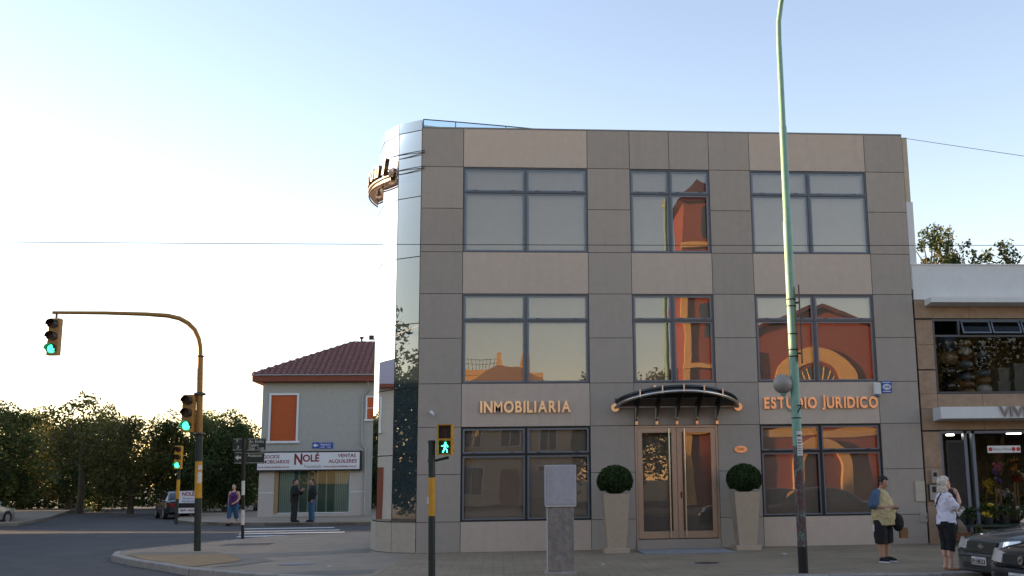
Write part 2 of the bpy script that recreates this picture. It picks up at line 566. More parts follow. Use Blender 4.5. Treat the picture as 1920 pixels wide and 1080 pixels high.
# backing behind the joints
bk = MB()
for c in (0, 2, 4, 6):
    bk.box(COLS[c], COLS[c + 1], 0.03, 0.42, 0, 10.18)
for c in (1, 3, 5):
    for z0, z1 in ((0.0, 0.695), (2.873, 3.894), (6.058, 7.086), (9.219, 10.18)):
        if c == 3 and z0 == 0:
            z1 = 0.2
        bk.box(COLS[c], COLS[c + 1], 0.031, 0.42, z0, z1)
bk.build('backing_wall', M_joint, bld)
M_inner = mat('interior_dark', (0.05, 0.045, 0.04), 0.9, var=0)
MB().box(0.02, 12.15, 0.60, 8.0, 0.0, 10.1).build('core_wall', M_inner, bld)
MB().box(0.05, 12.16, 0.0, 8.4, 10.2, 10.235).build('roof_coping', mat('coping', (0.2, 0.2, 0.19), 0.6), bld)
M_beige = mat('beige_render', (0.42, 0.36, 0.27), 0.85, var=0.1, stain=0.2)
MB().box(12.17, 12.30, 0.02, 8.2, 8.45, 10.15).build('side_wall', M_beige, bld)
MB().box(12.17, 12.345, 0.015, 8.2, 6.2, 8.45).build('side_wall', M_white, bld)

def window(x0, x1, z0, z1, xm, zt, gm, fm, seed):
    rnd = random.Random(seed)
    fw = 0.035
    f = MB()
    y0, y1 = 0.025, 0.10
    f.box(x0 + 0.004, x0 + fw, y0, y1, z0, z1).box(x1 - fw, x1 - 0.004, y0, y1, z0, z1)
    f.box(x0 + fw, x1 - fw, y0, y1, z0 + 0.004, z0 + fw).box(x0 + fw, x1 - fw, y0, y1, z1 - fw, z1 - 0.004)
    f.box(xm - 0.028, xm + 0.028, y0 - 0.012, y1, z0 + fw, z1 - fw)
    f.box(x0 + fw, xm - 0.028, y0 - 0.006, y1, zt - 0.026, zt + 0.026).box(xm + 0.028, x1 - fw, y0 - 0.006, y1, zt - 0.026, zt + 0.026)
    w = f.build('window', fm, bld)
    for a, b in ((x0 + fw, xm - 0.028), (xm + 0.028, x1 - fw)):
        for c, e in ((z0 + fw, zt - 0.026), (zt + 0.026, z1 - fw)):
            # sash rim, then the pane a hair out of true
            s = MB()
            r = 0.045
            s.box(a, a + r, 0.05, 0.09, c, e).box(b - r, b, 0.05, 0.09, c, e).box(a + r, b - r, 0.05, 0.09, c, c + r * .7).box(a + r, b - r, 0.05, 0.09, e - r, e)
            s.build('sash', M_sash, w)
            p = MB()
            hw, hh = (b - a) / 2 - r * 0.6, (e - c) / 2 - r * 0.6
            p.add([(-hw, 0, -hh), (hw, 0, -hh), (hw, 0, hh), (-hw, 0, hh)], [(0, 1, 2, 3)])
            o = p.build('pane', gm, w)
            o.location = ((a + b) / 2, 0.062, (c + e) / 2)
            o.rotation_euler = (R(rnd.uniform(-0.12, 0.12)), 0, R(rnd.uniform(-0.15, 0.15)))
        for k in (0.18, 0.8):
            xx = a + (b - a) * k
            MB().cbox(xx - 0.05, xx + 0.05, 0.015, 0.05, zt + 0.028, zt + 0.05, 0.006).build('latch', M_frame, w)
        MB().box(a + 0.055, b - 0.055, 0.20, 0.204, z0 + 0.05, z1 - 0.07).build('blind', M_blind, w)
    return w
M_sash = mat('sash_blue_grey', (0.13, 0.16, 0.2), 0.35, metal=0.2, var=0.05, spec=0.6)
XM = {1: 2.54, 3: 6.115, 5: 9.65}
sd = 10
for c in (1, 3, 5):
    for k, (z0, z1, zt) in enumerate(WZ):
        if c == 3 and k == 0:
            continue
        sd += 1
        window(COLS[c], COLS[c + 1], z0, z1, XM[c], zt, M_glass if k else M_glassl, M_frame if k else M_black, sd)

# ---- entrance door
dr = MB()
dx0, dx1, dz0, dz1 = 5.125, 7.121, 0.22, 2.868
dr.box(dx0, dx0 + 0.05, 0.0, 0.11, dz0, dz1).box(dx1 - 0.05, dx1, 0.0, 0.11, dz0, dz1).box(dx0 + 0.05, dx1 - 0.05, 0.0, 0.11, dz1 - 0.05, dz1)
door = dr.build('door', M_bronze, bld)
for a, b in ((5.182, 6.118), (6.128, 7.064)):
    lf = MB()
    s = 0.115
    lf.box(a, a + s, 0.012, 0.07, 0.235, 2.81).box(b - s, b, 0.012, 0.07, 0.235, 2.81)
    lf.box(a + s, b - s, 0.012, 0.07, 0.235, 0.40).box(a + s, b - s, 0.012, 0.07, 2.70, 2.81)
    lf.build('door_leaf', M_bronze, door)
    o = MB().add([(a + s, 0.045, 0.40), (b - s, 0.045, 0.40), (b - s, 0.045, 2.70), (a + s, 0.045, 2.70)], [(0, 1, 2, 3)]).build('pane', M_glassl, door)
    hx = b - 0.19 if a < 6 else a + 0.17
    h = MB().tube([(hx, -0.075, 0.27), (hx, -0.075, 2.79)], 0.017, 10)
    for z in (0.5, 1.5, 2.55):
        h.tube([(hx, -0.075, z), (hx, 0.02, z)], 0.01, 8)
    h.build('handle', M_steel, door, 40)
MB().box(6.19, 6.225, 0.002, 0.012, 1.16, 1.30).build('lock', M_black, door)
MB().box(dx0 + 0.06, dx1 - 0.06, 0.30, 0.31, 0.22, 2.8).build('blind', mat('door_blind', (0.30, 0.275, 0.245), 0.9, var=0.04), door)
MB().box(5.128, 7.118, -0.03, 0.3, 0.004, 0.215).build('door_step', M_grayp, bld)

# ---- canopy over the door
cp = empty('canopy', (0, 0, 0), 0, bld)
def arc(t, k=1.0):
    x = 4.66 + (7.64 - 4.66) * t
    s = math.sin(PI * t) ** 0.55
    return Vector((x, -0.02 - 1.15 * s * k, 3.30 + 0.30 * s * k))
ts = [i / 32 for i in range(33)]
MB().tube([arc(t) for t in ts], 0.036, 10).build('curved_tube', M_steel, cp, 50)
up = MB()
for a, b in zip(ts[:-1], ts[1:]):
    p0, p1 = arc(a), arc(b)
    q0, q1 = p0 + Vector((0, 0.05, 0.03)), p1 + Vector((0, 0.05, 0.03))
    up.add([q0, q1, q1 + Vector((0, 0.03, 0.12)), q0 + Vector((0, 0.03, 0.12))], [(0, 1, 2, 3)])
up.build('rim_band', M_darkmetal, cp)
rf = MB()
for a, b in zip(ts[:-1], ts[1:]):
    p0, p1 = arc(a), arc(b)
    for u0, u1 in ((0, .5), (.5, 1)):
        def lp(p, u):
            return Vector((p.x, p.y * (1 - u) + 0.0 * u, (p.z + 0.10) * (1 - u) + 3.52 * u))
        rf.add([lp(p0, u0), lp(p1, u0), lp(p1, u1), lp(p0, u1)], [(0, 1, 2, 3)])
rf.build('roof_sheet', M_darkmetal, cp)
MB().tube([(4.72, -0.07, 3.31), (7.60, -0.07, 3.31)], 0.028, 10).build('wall_tube', M_steel, cp, 50)
for x in (4.66, 7.64):
    MB().tube([(x, 0.0, 3.30), (x, -0.05, 3.30)], 0.10, 20).build('end_disc', M_copper, cp, 40)
for i in range(5):
    x = 5.16 + i * (7.10 - 5.16) / 4
    t = (x - 4.66) / (7.64 - 4.66)
    p = arc(t)
    f = MB()
    prof = [(-0.012, 2.90), (-0.012, 3.42), (p.y + 0.02, p.z + 0.13), (p.y - 0.03, p.z + 0.13), (p.y - 0.03, p.z + 0.0), (-0.10, 3.05), (-0.075, 2.90)]
    f.loft([[(x - 0.012, y, z) for y, z in prof], [(x + 0.012, y, z) for y, z in prof]], True, True)
    f.build('bracket', M_darkmetal, cp)
    MB().box(x - 0.016, x + 0.016, p.y - 0.05, p.y - 0.032, p.z - 0.02, p.z + 0.15).build('bracket_tip', M_steel, cp)
    MB().box(x - 0.022, x + 0.022, -0.085, -0.0, 3.02, 3.32).build('bracket_post', M_steel, cp)
    MB().box(x - 0.032, x + 0.032, -0.11, -0.002, 2.885, 2.97).build('bracket_foot', M_copper, cp)
for x in (5.62, 6.62):
    MB().tube([(x, 0.0, 3.80), (x, -0.06, 3.80)], 0.03, 12).build('wall_stud', M_copper, cp, 40)

# ---- rounded mirror glass corner
VG = [(-0.004, 0.035), (-0.6, 0.42), (-1.03, 1.09), (-1.27, 2.1), (-1.34, 3.25), (-1.25, 4.4), (-0.9, 5.5), (-0.2, 6.4)]
GZ = [0.70, 2.24, 3.80, 5.35, 6.98, 8.48, 10.16, 10.44]
M_cstone = mat('corner_base_stone', (0.42, 0.37, 0.29), 0.78, var=0.08, scale=8, bump=0.12, stain=0.15)
gc = empty('glass_corner', (0, 0, 0), 0, bld)
inner = []
for i, (x, y) in enumerate(VG):
    d = Vector((x - 1.2, y - 2.2))
    d = d * (1 - 0.035 / d.length)
    inner.append((1.2 + d.x, 2.2 + d.y))
MB().prism(ccw(inner + [(0.6, 6.4), (0.6, 0.5), (0.005, 0.3)]), 0.0, 10.38).build('glazing_core', M_joint, gc)
rnd = random.Random(8)
for i in range(len(VG) - 1):
    a, b = Vector((*VG[i], 0)), Vector((*VG[i + 1], 0))
    t = (b - a).normalized()
    n = Vector((-t.y, t.x, 0)) * -1
    if n.dot(Vector((1.2, 2.2, 0)) - a) > 0:
        n = -n
    e = 0.011
    def quadbox(z0, z1, name, m, th):
        p, q = a + t * e, b - t * e
        ring = [p, q, q - n * th, p - n * th]
        c = (p + q) / 2
        mb = MB().loft([[(v.x - c.x, v.y - c.y, z0 + e) for v in ring], [(v.x - c.x, v.y - c.y, z1 - e) for v in ring]], True, True)
        o = mb.build(name, m, gc)
        o.location = (c.x, c.y, 0)
        return o
    for z0, z1 in zip(GZ[:-1], GZ[1:]):
        o = quadbox(z0, z1, 'pane', M_mirror, 0.02)
        o.rotation_euler = (0, 0, R(rnd.uniform(-0.25, 0.25)))
    quadbox(0.0, 0.70, 'base_panel', M_cstone, 0.03)
# glass upstand running back along the roof from the corner
M_upg = glass('upstand_glass', (0.55, 0.68, 0.74), 0.28, rcol=(0.8, 0.9, 0.95))
us = [(0.02, 0.05), (0.80, 0.20), (2.05, 0.47), (3.3, 0.78)]
for (x0, y0), (x1, y1) in zip(us[:-1], us[1:]):
    MB().add([(x0 + .01, y0, 10.236), (x1 - .01, y1, 10.236), (x1 - .01, y1, 10.43), (x0 + .01, y0, 10.43)], [(0, 1, 2, 3)]).build('upstand_pane', M_upg, gc)
    MB().tube([(x0, y0, 10.44), (x1, y1, 10.44)], 0.014, 6).build('upstand_rail', M_frame, gc)
    MB().tube([(x0, y0, 10.2), (x0, y0, 10.44)], 0.014, 6).build('upstand_post', M_frame, gc)

# ---- raised lettering
def raised(name, s, x0, x1, z, h, label, m, rz=0.0, y=-0.035):
    root = thing(name, label, 'sign', (x0, 0, z))
    metas, xx = [], 0.0
    for ch in s:
        if ch == ' ':
            xx += 0.32
            continue
        me = text_mesh(ch, 1.0, 0.016 if ch == 'M' else 0.032, 0.06, 'LEFT', 6)
        xs = [v.co.x for v in me.vertices]
        ys = [v.co.y for v in me.vertices]
        metas.append((me, xx - min(xs), (min(ys) + max(ys)) / 2, max(ys) - min(ys)))
        xx += max(xs) - min(xs) + 0.12
    k = (x1 - x0) / (xx - 0.12)
    kh = h / 0.73
    for me, off, ym, _ in metas:
        for v in me.vertices:
            a, b, c = v.co
            v.co = ((a + off) * k, y - c * 0.35, (b - ym) * kh)
        me.materials.append(m)
        o = D.objects.new('letter', me)
        col.objects.link(o)
        o.parent = root
    return root
s1 = raised('raised_lettering', 'INMOBILIARIA', 1.46, 3.60, 3.335, 0.27, 'copper raised letters reading INMOBILIARIA on the tan panel', M_copper)
s2 = raised('raised_lettering', 'ESTUDIO JURIDICO', 8.28, 11.10, 3.385, 0.27, 'copper raised letters reading ESTUDIO JURIDICO on the tan panel', M_copper)
pq = thing('number_plaque', 'small oval copper house number plaque right of the entrance door', 'plaque', (7.67, 0, 2.285))
MB().loft([[(0.155 * math.cos(a), y, 0.082 * math.sin(a)) for a in [2 * PI * k / 28 for k in range(28)]] for y in (-0.002, -0.02)], True, True).build('plate', M_copper, pq)
text('digits', '7241', 0.10, M_darkmetal, pq, (0, -0.024, 0), bold=0.01, width=0.17)
al = thing('alarm_siren', 'white alarm siren box on the wall above the ESTUDIO JURIDICO letters', 'alarm', (11.10, 0, 3.70))
MB().cbox(-0.085, 0.085, -0.11, -0.003, -0.12, 0.16, 0.025).build('housing', M_white, al)
MB().sph((0, -0.06, -0.15), 0.05, 0.05, 0.045).build('beacon', mat('beacon_blue', (0.12, 0.15, 0.25), 0.2), al, 60)
M_blue = mat('sign_blue', (0.02, 0.07, 0.35), 0.45, var=0.05)
bs = thing('security_sign', 'small square blue security company sign beside the alarm siren', 'sign', (11.36, 0, 3.76))
MB().box(-0.125, 0.125, -0.014, -0.003, -0.145, 0.145).build('plate', M_blue, bs)
MB().loft([[(0.105 * math.cos(a), y, 0.075 * math.sin(a)) for a in [2 * PI * k / 24 for k in range(24)]] for y in (-0.015, -0.018)], True, True).build('oval', M_white, bs)
text('emblem', 'GHB', 0.085, M_blue, bs, (0.0, -0.021, 0), bold=0.015, width=0.14)
MB().box(-0.10, 0.10, -0.017, -0.0145, 0.10, 0.12).box(-0.10, 0.10, -0.017, -0.0145, -0.12, -0.10).build('bar', M_white, bs)
cc = thing('security_camera', 'small white bullet security camera on the leftmost grey pillar', 'camera', (0.33, 0, 3.19))
MB().tube([(0, 0, 0.05), (0, -0.07, 0.04)], 0.014, 8).build('mount', M_white, cc, 40)
MB().tube([(-0.03, -0.05, 0.045), (0.05, -0.14, -0.03)], 0.034, 12).build('body', M_white, cc, 40)
fl = thing('floodlight', 'small black floodlight bracketed to the left edge of the glass corner', 'floodlight', (-1.36, 3.0, 5.3))
MB().tube([(0, 0, 0), (-0.06, 0.0, 0.06)], 0.012, 6).build('arm', M_black, fl)
MB().box(-0.17, -0.05, -0.05, 0.05, 0.04, 0.15).build('housing', M_black, fl)

# ---- script style sign ringed round the glass corner
rg = thing('corner_sign', 'curved metal shop name sign bracketed round the mirror glass corner', 'sign', (1.2, 2.2, 8.98))
RR = 2.68
M_slet = mat('sign_letter_face', (0.2, 0.2, 0.21), 0.45, metal=0.4, var=0.05)
M_bside = mat('sign_letter_side', (0.10, 0.055, 0.03), 0.4, metal=0.5, var=0.1)
M_bcop = mat('sign_copper', (0.55, 0.40, 0.30), 0.3, metal=0.9, var=0.1)
bnd, rim = MB(), MB()
angs = [R(222 - i * 2.5) for i in range(41)]
for k, (a, b) in enumerate(zip(angs[:-1], angs[1:])):
    pa, pb = (math.cos(a), math.sin(a)), (math.cos(b), math.sin(b))
    bnd.add([(RR * pa[0], RR * pa[1], 0), (RR * pb[0], RR * pb[1], 0), (RR * pb[0], RR * pb[1], 0.09), (RR * pa[0], RR * pa[1], 0.09),
             (2.55 * pa[0], 2.55 * pa[1], 0), (2.55 * pb[0], 2.55 * pb[1], 0), (2.55 * pb[0], 2.55 * pb[1], 0.09), (2.55 * pa[0], 2.55 * pa[1], 0.09)],
            [(0, 1, 2, 3), (4, 7, 6, 5), (3, 2, 6, 7), (0, 4, 5, 1)])
bnd.build('ring_band', M_bcop, rg)
MB().tube([(RR * 1.01 * math.cos(a), RR * 1.01 * math.sin(a), 0.10) for a in angs], 0.035, 8).build('swash_tube', M_slet, rg, 50)
MB().tube([(RR * 1.01 * math.cos(a), RR * 1.01 * math.sin(a), -0.02) for a in angs], 0.02, 8).build('ring_tube', M_darkmetal, rg, 50)
word = 'Maccaroni'
da = 7.6
for i, ch in enumerate(word):
    ang = R(217 - (len(word) - 1 - i) * da)
    me = text_mesh(ch, 0.56, 0.045, 0.06, 'CENTER', 5)
    for v in me.vertices:
        a, b, c = v.co
        v.co = ((a + b * 0.28) * 0.95, -c, b)
    me.materials.append(M_slet)
    me.materials.append(M_bside)
    for p in me.polygons:
        if abs(p.normal.y) < 0.5:
            p.material_index = 1
    o = D.objects.new('letter', me)
    col.objects.link(o)
    o.parent = rg
    o.location = (RR * math.cos(ang), RR * math.sin(ang), 0.38)
    o.rotation_euler = (0, 0, ang + PI / 2)
for z in (0.18, 0.58):
    for dz in (0, 0.05):
        pts = []
        for k in range(7):
            u = k / 6
            ang = R(222 + u * 21.5)
            r_ = RR * (1 - u) + 2.52 * u
            pts.append((r_ * math.cos(ang), r_ * math.sin(ang), z + dz * u))
        MB().tube(pts, 0.011, 8).build('strut', M_darkmetal, rg, 50)
for k in range(8):
    a = R(220 - k * 12)
    MB().tube([(2.5 * math.cos(a), 2.5 * math.sin(a), 0.04), (RR * math.cos(a), RR * math.sin(a), 0.3)], 0.015, 6).build('strut', M_bcop, rg)

# manhole covers and bits of litter on the pavement
for i, (x, y, r_, lb) in enumerate(((-2.2, -2.6, 0.33, 'round iron manhole cover on the corner pavement left of the post'), (5.9, -4.6, 0.26, 'round iron cover on the tiled pavement before the entrance'))):
    t = thing('manhole_cover', lb, 'manhole cover', (x, y, 0.0045))
    MB().lathe([(r_ + .05, 0), (r_ + .05, .006), (r_ + .005, .008)], n=28).build('rim', M_kerb, t)
    MB().lathe([(r_, .0085), (r_, .012)], n=28).build('lid', M_darkmetal, t)
rnd = random.Random(21)
M_litter = mat('litter_paper', (0.5, 0.48, 0.45), 0.8, var=0.2)
for i, (x, y, lb) in enumerate(((7.95, -2.6, 'white paper scrap on the pavement left of the lamp post'), (10.4, -2.4, 'paper scrap on the pavement behind the person in cream'), (11.6, -1.4, 'pale scrap on the pavement by the rightmost pillar'), (3.9, -4.4, 'small scrap right of the grey control cabinet'), (-1.4, -3.5, 'small scrap on the corner pavement near the manhole'))):
    a = rnd.uniform(0, 3)
    tag(MB().add([(-.05, -.03, 0), (.05, -.04, .01), (.06, .03, .004), (-.04, .045, .018), (0, 0, .022)], [(0, 1, 4), (1, 2, 4), (2, 3, 4), (3, 0, 4)]).build('paper_scrap', M_litter, None, None, (x, y, .0065), a), lb, 'litter', 'litter on the pavement')
# ================================================================== grey corner house across the side street
M_hgrey = mat('house_grey_render', (0.345, 0.345, 0.32), 0.88, var=0.06, scale=5, bump=0.2, bscale=60, stain=0.15)
M_hstone = mat('house_base_render', (0.42, 0.39, 0.36), 0.88, var=0.06, scale=6, bump=0.15, stain=0.15)
M_fascia = mat('red_brown_wood', (0.17, 0.045, 0.024), 0.6, var=0.15, scale=10)
M_rooft = mat('dark_red_roof_tile', (0.115, 0.034, 0.038), 0.3, var=0.25, scale=3, spec=0.5)
M_shut = mat('orange_shutter', (0.42, 0.085, 0.018), 0.55, var=0.08, scale=6)
M_trim = mat('white_trim', (0.62, 0.64, 0.66), 0.6, var=0.05)
M_signw = mat('sign_white', (0.66, 0.66, 0.68), 0.5, var=0.04)
M_signr = mat('sign_dark_red', (0.2, 0.015, 0.03), 0.5, var=0)
M_grey_t = mat('sign_grey', (0.25, 0.25, 0.27), 0.5, var=0)
hs = thing('corner_house', 'grey two storey corner house with dark red hipped tile roof across the side street', 'house', (-10.07, 30.0, 0.0))
W = 10.0
wl = MB()
# front wall with display opening and shutter opening
wl.box(0, W, 0.25, 8.5, 0, 6.68)
wl.box(0, 0.74, 0, 0.25, 0, 3.74).box(0, 0.44, 0, 0.25, 3.74, 6.68).box(4.50, W, 0, 0.25, 0, 6.68).box(0.74, 4.50, 0, 0.25, 0, 0.14).box(0.74, 4.50, 0, 0.25, 2.30, 3.74)
wl.box(0.44, 4.50, 0, 0.25, 6.04, 6.68).box(1.72, 4.50, 0, 0.25, 3.74, 6.04).box(0.44, 1.72, 0.2, 0.25, 3.74, 6.04)
wl.build('wall', M_hgrey, hs)
for a, b in ((-0.012, 0.74), (4.50, 5.3)):
    MB().box(a, b, -0.015, 0.0, 0.0, 2.24).build('base_render', M_hstone, hs)
    MB().box(a, b, -0.03, -0.015, 1.16, 1.20).build('dado_strip', M_trim, hs)
MB().box(0.74, 4.5, -0.02, 0.0, 0.0, 0.13).build('display_sill', M_hstone, hs)
# upper shuttered window
w = MB().box(0.34, 0.44, -0.05, 0.02, 3.74, 6.14).box(1.72, 1.82, -0.05, 0.02, 3.74, 6.14).box(0.44, 1.72, -0.05, 0.02, 6.04, 6.14).build('window', M_trim, hs)
MB().box(0.24, 1.92, -0.11, 0.02, 3.62, 3.735).build('sill', M_trim, w)
sh = MB()
for i in range(38):
    z = 3.745 + i * 0.0604
    sh.loft([[(x, 0.03, z), (x, 0.03, z + 0.056), (x, 0.06, z + 0.056), (x, 0.05, z)] for x in (0.445, 1.715)], True, True)
stuff(sh.build('shutter_slats', M_shut, w))
# side window and shutter at the right end
w = MB().box(5.16, 5.24, -0.04, 0.02, 4.80, 5.98).box(6.4, 6.48, -0.04, 0.02, 4.80, 5.98).box(5.24, 6.4, -0.04, 0.02, 5.90, 5.98).build('window', M_trim, hs)
MB().box(5.10, 6.54, -0.09, 0.02, 4.70, 4.795).build('sill', M_trim, w)
MB().box(5.24, 6.4, 0.0 - 0.012, 0.0 - 0.002, 4.80, 5.90).build('shutter', M_shut, w)
MB().box(5.24, 6.4, -0.03, -0.013, 5.34, 5.38).build('glazing_bar', M_trim, w)
# display window: frame, glass, vertical blinds
dw = MB().box(0.75, 0.80, 0.02, 0.1, 0.15, 2.29).box(4.44, 4.49, 0.02, 0.1, 0.15, 2.29).box(0.80, 4.44, 0.02, 0.1, 0.15, 0.19).build('display_window', M_trim, hs)
MB().box(0.745, 0.95, 0.012, 0.018, 0.15, 2.29).build('side_strip', mat('ochre_strip', (0.3, 0.2, 0.1), 0.7), dw)
for i, (a, b) in enumerate(((0.96, 1.70), (1.70, 3.72), (3.72, 4.43))):
    MB().add([(a, 0.06, 0.19), (b - 0.01, 0.06, 0.19), (b - 0.01, 0.06, 2.28), (a, 0.06, 2.28)], [(0, 1, 2, 3)]).build('pane', M_shopglass, dw)
bm = [mat('blind_pale', (0.40, 0.50, 0.43), 0.8, var=0.05), mat('blind_green', (0.12, 0.2, 0.155), 0.8, var=0.05)]
for i in range(38):
    x = 0.98 + i * 0.091
    pale = x < 1.66 or x > 3.70
    MB().add([(x, 0.16, 0.2), (x + 0.07, 0.19 if not pale else 0.165, 0.2), (x + 0.07, 0.19 if not pale else 0.165, 2.27), (x, 0.16, 2.27)], [(0, 1, 2, 3)]).build('blind_slat', bm[0] if pale or i % 5 == 0 else bm[1], dw)
MB().box(0.745, 4.495, 0.22, 0.245, 0.15, 2.29).build('back_panel', bm[1], dw)
# fascia and gutter
MB().box(-0.40, W + 0.4, -0.46, -0.38, 6.70, 7.0).build('fascia', M_fascia, hs)
MB().box(-0.45, -0.40, -0.46, 8.9, 6.70, 7.0).build('fascia', M_fascia, hs)
MB().box(-0.40, W + 0.4, -0.38, 0.0, 6.685, 6.71).build('soffit', M_fascia, hs)
MB().box(-0.40, 0.0, 0.0, 8.9, 6.685, 6.71).build('soffit', M_fascia, hs)
MB().tube([(-0.48, -0.5, 7.02), (W + 0.4, -0.5, 7.02)], 0.035, 8).build('gutter', M_grey_t, hs, 50)
MB().tube([(5.28, -0.3, 6.7), (5.28, -0.06, 6.25), (5.0, -0.06, 5.95), (5.0, -0.06, 3.5), (5.2, -0.06, 3.3), (5.2, -0.06, 0)], 0.045, 8).build('downpipe', M_hgrey, hs, 50)
# hipped tile roof
E0, RY, EZ, RZ, HX = -0.44, 4.0, 7.0, 9.2, 3.95
def wave(x):
    q = (x / 0.30) % 1.0
    return 0.10 * math.sin(PI * q) if q < 1 else 0
tl = MB()
rows = 15
for r_ in range(rows):
    u0, u1 = r_ / rows, (r_ + 1.12) / rows
    y0, y1 = E0 + (RY - E0) * u0, E0 + (RY - E0) * u1
    z0, z1 = EZ + (RZ - EZ) * u0 + 0.07, EZ + (RZ - EZ) * u1
    xs = -0.44 + (HX + 0.44) * u0
    x = math.floor(xs / 0.05) * 0.05
    pts = []
    while x < W + 0.4:
        pts.append(x)
        x += 0.05
    vs = []
    for x in pts:
        vs += [(x, y0, z0 - 0.035), (x, y0, z0 + wave(x)), (x, y1, z1 + wave(x))]
    fs = []
    for i in range(len(pts) - 1):
        b = i * 3
        fs += [(b, b + 3, b + 4, b + 1), (b + 1, b + 4, b + 5, b + 2)]
    tl.add(vs, fs)
roof = MB().add([(-0.44, E0, EZ - .01), (W + .4, E0, EZ - .01), (W + .4, RY, RZ), (HX, RY, RZ), (-0.44, 8.9, EZ), (W + .4, 8.9, EZ)],
                [(0, 1, 2, 3), (0, 3, 4), (3, 2, 5, 4)]).build('roof', M_rooft, hs)
stuff(tl.build('roof_tiles', M_rooft, roof, 50))
hp = MB()
for i in range(20):
    a = Vector((-0.44, E0, EZ + 0.06)).lerp(Vector((HX, RY, RZ + 0.04)), i / 20)
    b = Vector((-0.44, E0, EZ + 0.06)).lerp(Vector((HX, RY, RZ + 0.04)), (i + 1.15) / 20)
    hp.tube([a, b], [0.10, 0.075], 8)
for i in range(14):
    a = Vector((HX + i * 0.42, RY, RZ + 0.03))
    hp.tube([a, a + Vector((0.46, 0, 0))], [0.09, 0.07], 8)
stuff(hp.build('ridge_tiles', M_rooft, roof, 50))
vp = MB().tube([(4.35, 4.0, 9.15), (4.35, 4.0, 9.42)], 0.05, 8)
vp.lathe([(0.06, 0.0), (0.13, 0.1), (0.13, 0.13)], (4.35, 4.0, 9.42), 10)
vp.build('vent_pipe', M_darkmetal, roof, 40)
# rear wing that shows past the left edge
MB().box(-0.30, 0.0, 3.0, 8.0, 0, 5.7).build('rear_wing', M_hgrey, hs)
MB().loft([[(-0.55, y, 5.55), (0.0, y, 5.55), (0.0, y, 7.2), (-0.55, y, 6.6)] for y in (2.6, 8.3)], True, True).build('rear_eave', M_fascia, hs)
MB().box(-0.9, 0.3, 5.2, 8.8, 7.02, 7.55).build('rear_roof', M_rooft, hs)

# long shop board on the house
nb = thing('shop_board', 'long white lit estate agent board with dark red lettering above the display window', 'sign', (-10.2, 29.78, 2.72))
MB().cbox(-0.02, 5.18, -0.02, 0.21, -0.50, 0.49, 0.02).build('case', M_black, nb)
MB().box(0.06, 5.08, -0.032, -0.022, -0.42, 0.42).build('face', M_signw, nb)
def nt_(s, x, z, h, al='LEFT', bold=0.02, m=None, width=None, shear=0.0, nm='lettering'):
    return text(nm, s, h, m or M_signr, nb, (x, -0.037, z), bold=bold, align=al, width=width, shear=shear)
nt_('NEGOCIOS', 0.60, 0.22, 0.24, 'CENTER', width=1.05)
nt_('INMOBILIARIOS', 0.86, -0.03, 0.24, 'CENTER', width=1.52)
nt_('www.nolepropiedades.com.ar', 0.86, -0.28, 0.15, 'CENTER', 0.012, width=1.55)
nt_('N', 2.06, 0.07, 0.74, 'CENTER', 0.035, width=0.40)
nt_('OLÉ', 2.68, 0.12, 0.48, 'CENTER', 0.03, width=0.82)
nt_('Propiedades', 2.78, -0.27, 0.22, 'CENTER', 0.004, M_grey_t, 0.85, 0.35)
nt_('VENTAS', 4.45, 0.24, 0.24, 'CENTER', width=0.9)
nt_('ALQUILERES', 4.25, -0.03, 0.24, 'CENTER', width=1.4)
nt_('www.nolepropiedades.com.ar', 4.12, -0.28, 0.15, 'CENTER', 0.012, width=1.65)
# blue street plate on the house
bp_ = thing('street_plate', 'blue street name plate with white arrow on the grey house wall', 'sign', (-10.07 + 3.06, 30.0, 3.5))
MB().box(-0.50, -0.19, -0.03, -0.002, -0.15, 0.15).build('arrow_plate', M_blue, bp_)
MB().box(-0.16, 0.52, -0.03, -0.002, -0.165, 0.135).build('name_plate', M_blue, bp_)
MB().plate([(-0.47, 0), (-0.35, -0.1), (-0.35, -0.04), (-0.22, -0.04), (-0.22, 0.04), (-0.35, 0.04), (-0.35, 0.1)], -0.036, -0.031).build('arrow', M_signw, bp_)
text('lettering', 'Acassuso', 0.16, M_signw, bp_, (0.15, -0.034, 0.04), bold=0.01, width=0.52)
text('lettering', '7200   7300', 0.1, M_signw, bp_, (0.15, -0.034, -0.1), bold=0.01, width=0.5)

# ================================================================== plant nursery shop on the right
sp = thing('nursery_shop', 'two storey plant nursery with white parapet and tan stone facing beside the office', 'shop', (12.2, 0.0, 0.0))
LX = 11.0
MB().box(0.0, LX, -0.012, 0.25, 5.93, 6.81).build('parapet', M_white, sp)
MB().box(-0.002, LX, -0.03, 0.3, 6.81, 6.84).build('coping', M_white, sp)
MB().loft([[(x, -0.42, 5.80), (x, -0.012, 5.76), (x, -0.012, 5.925), (x, -0.42, 5.925)] for x in (0.26, LX)], True, True).build('ledge', M_white, sp)
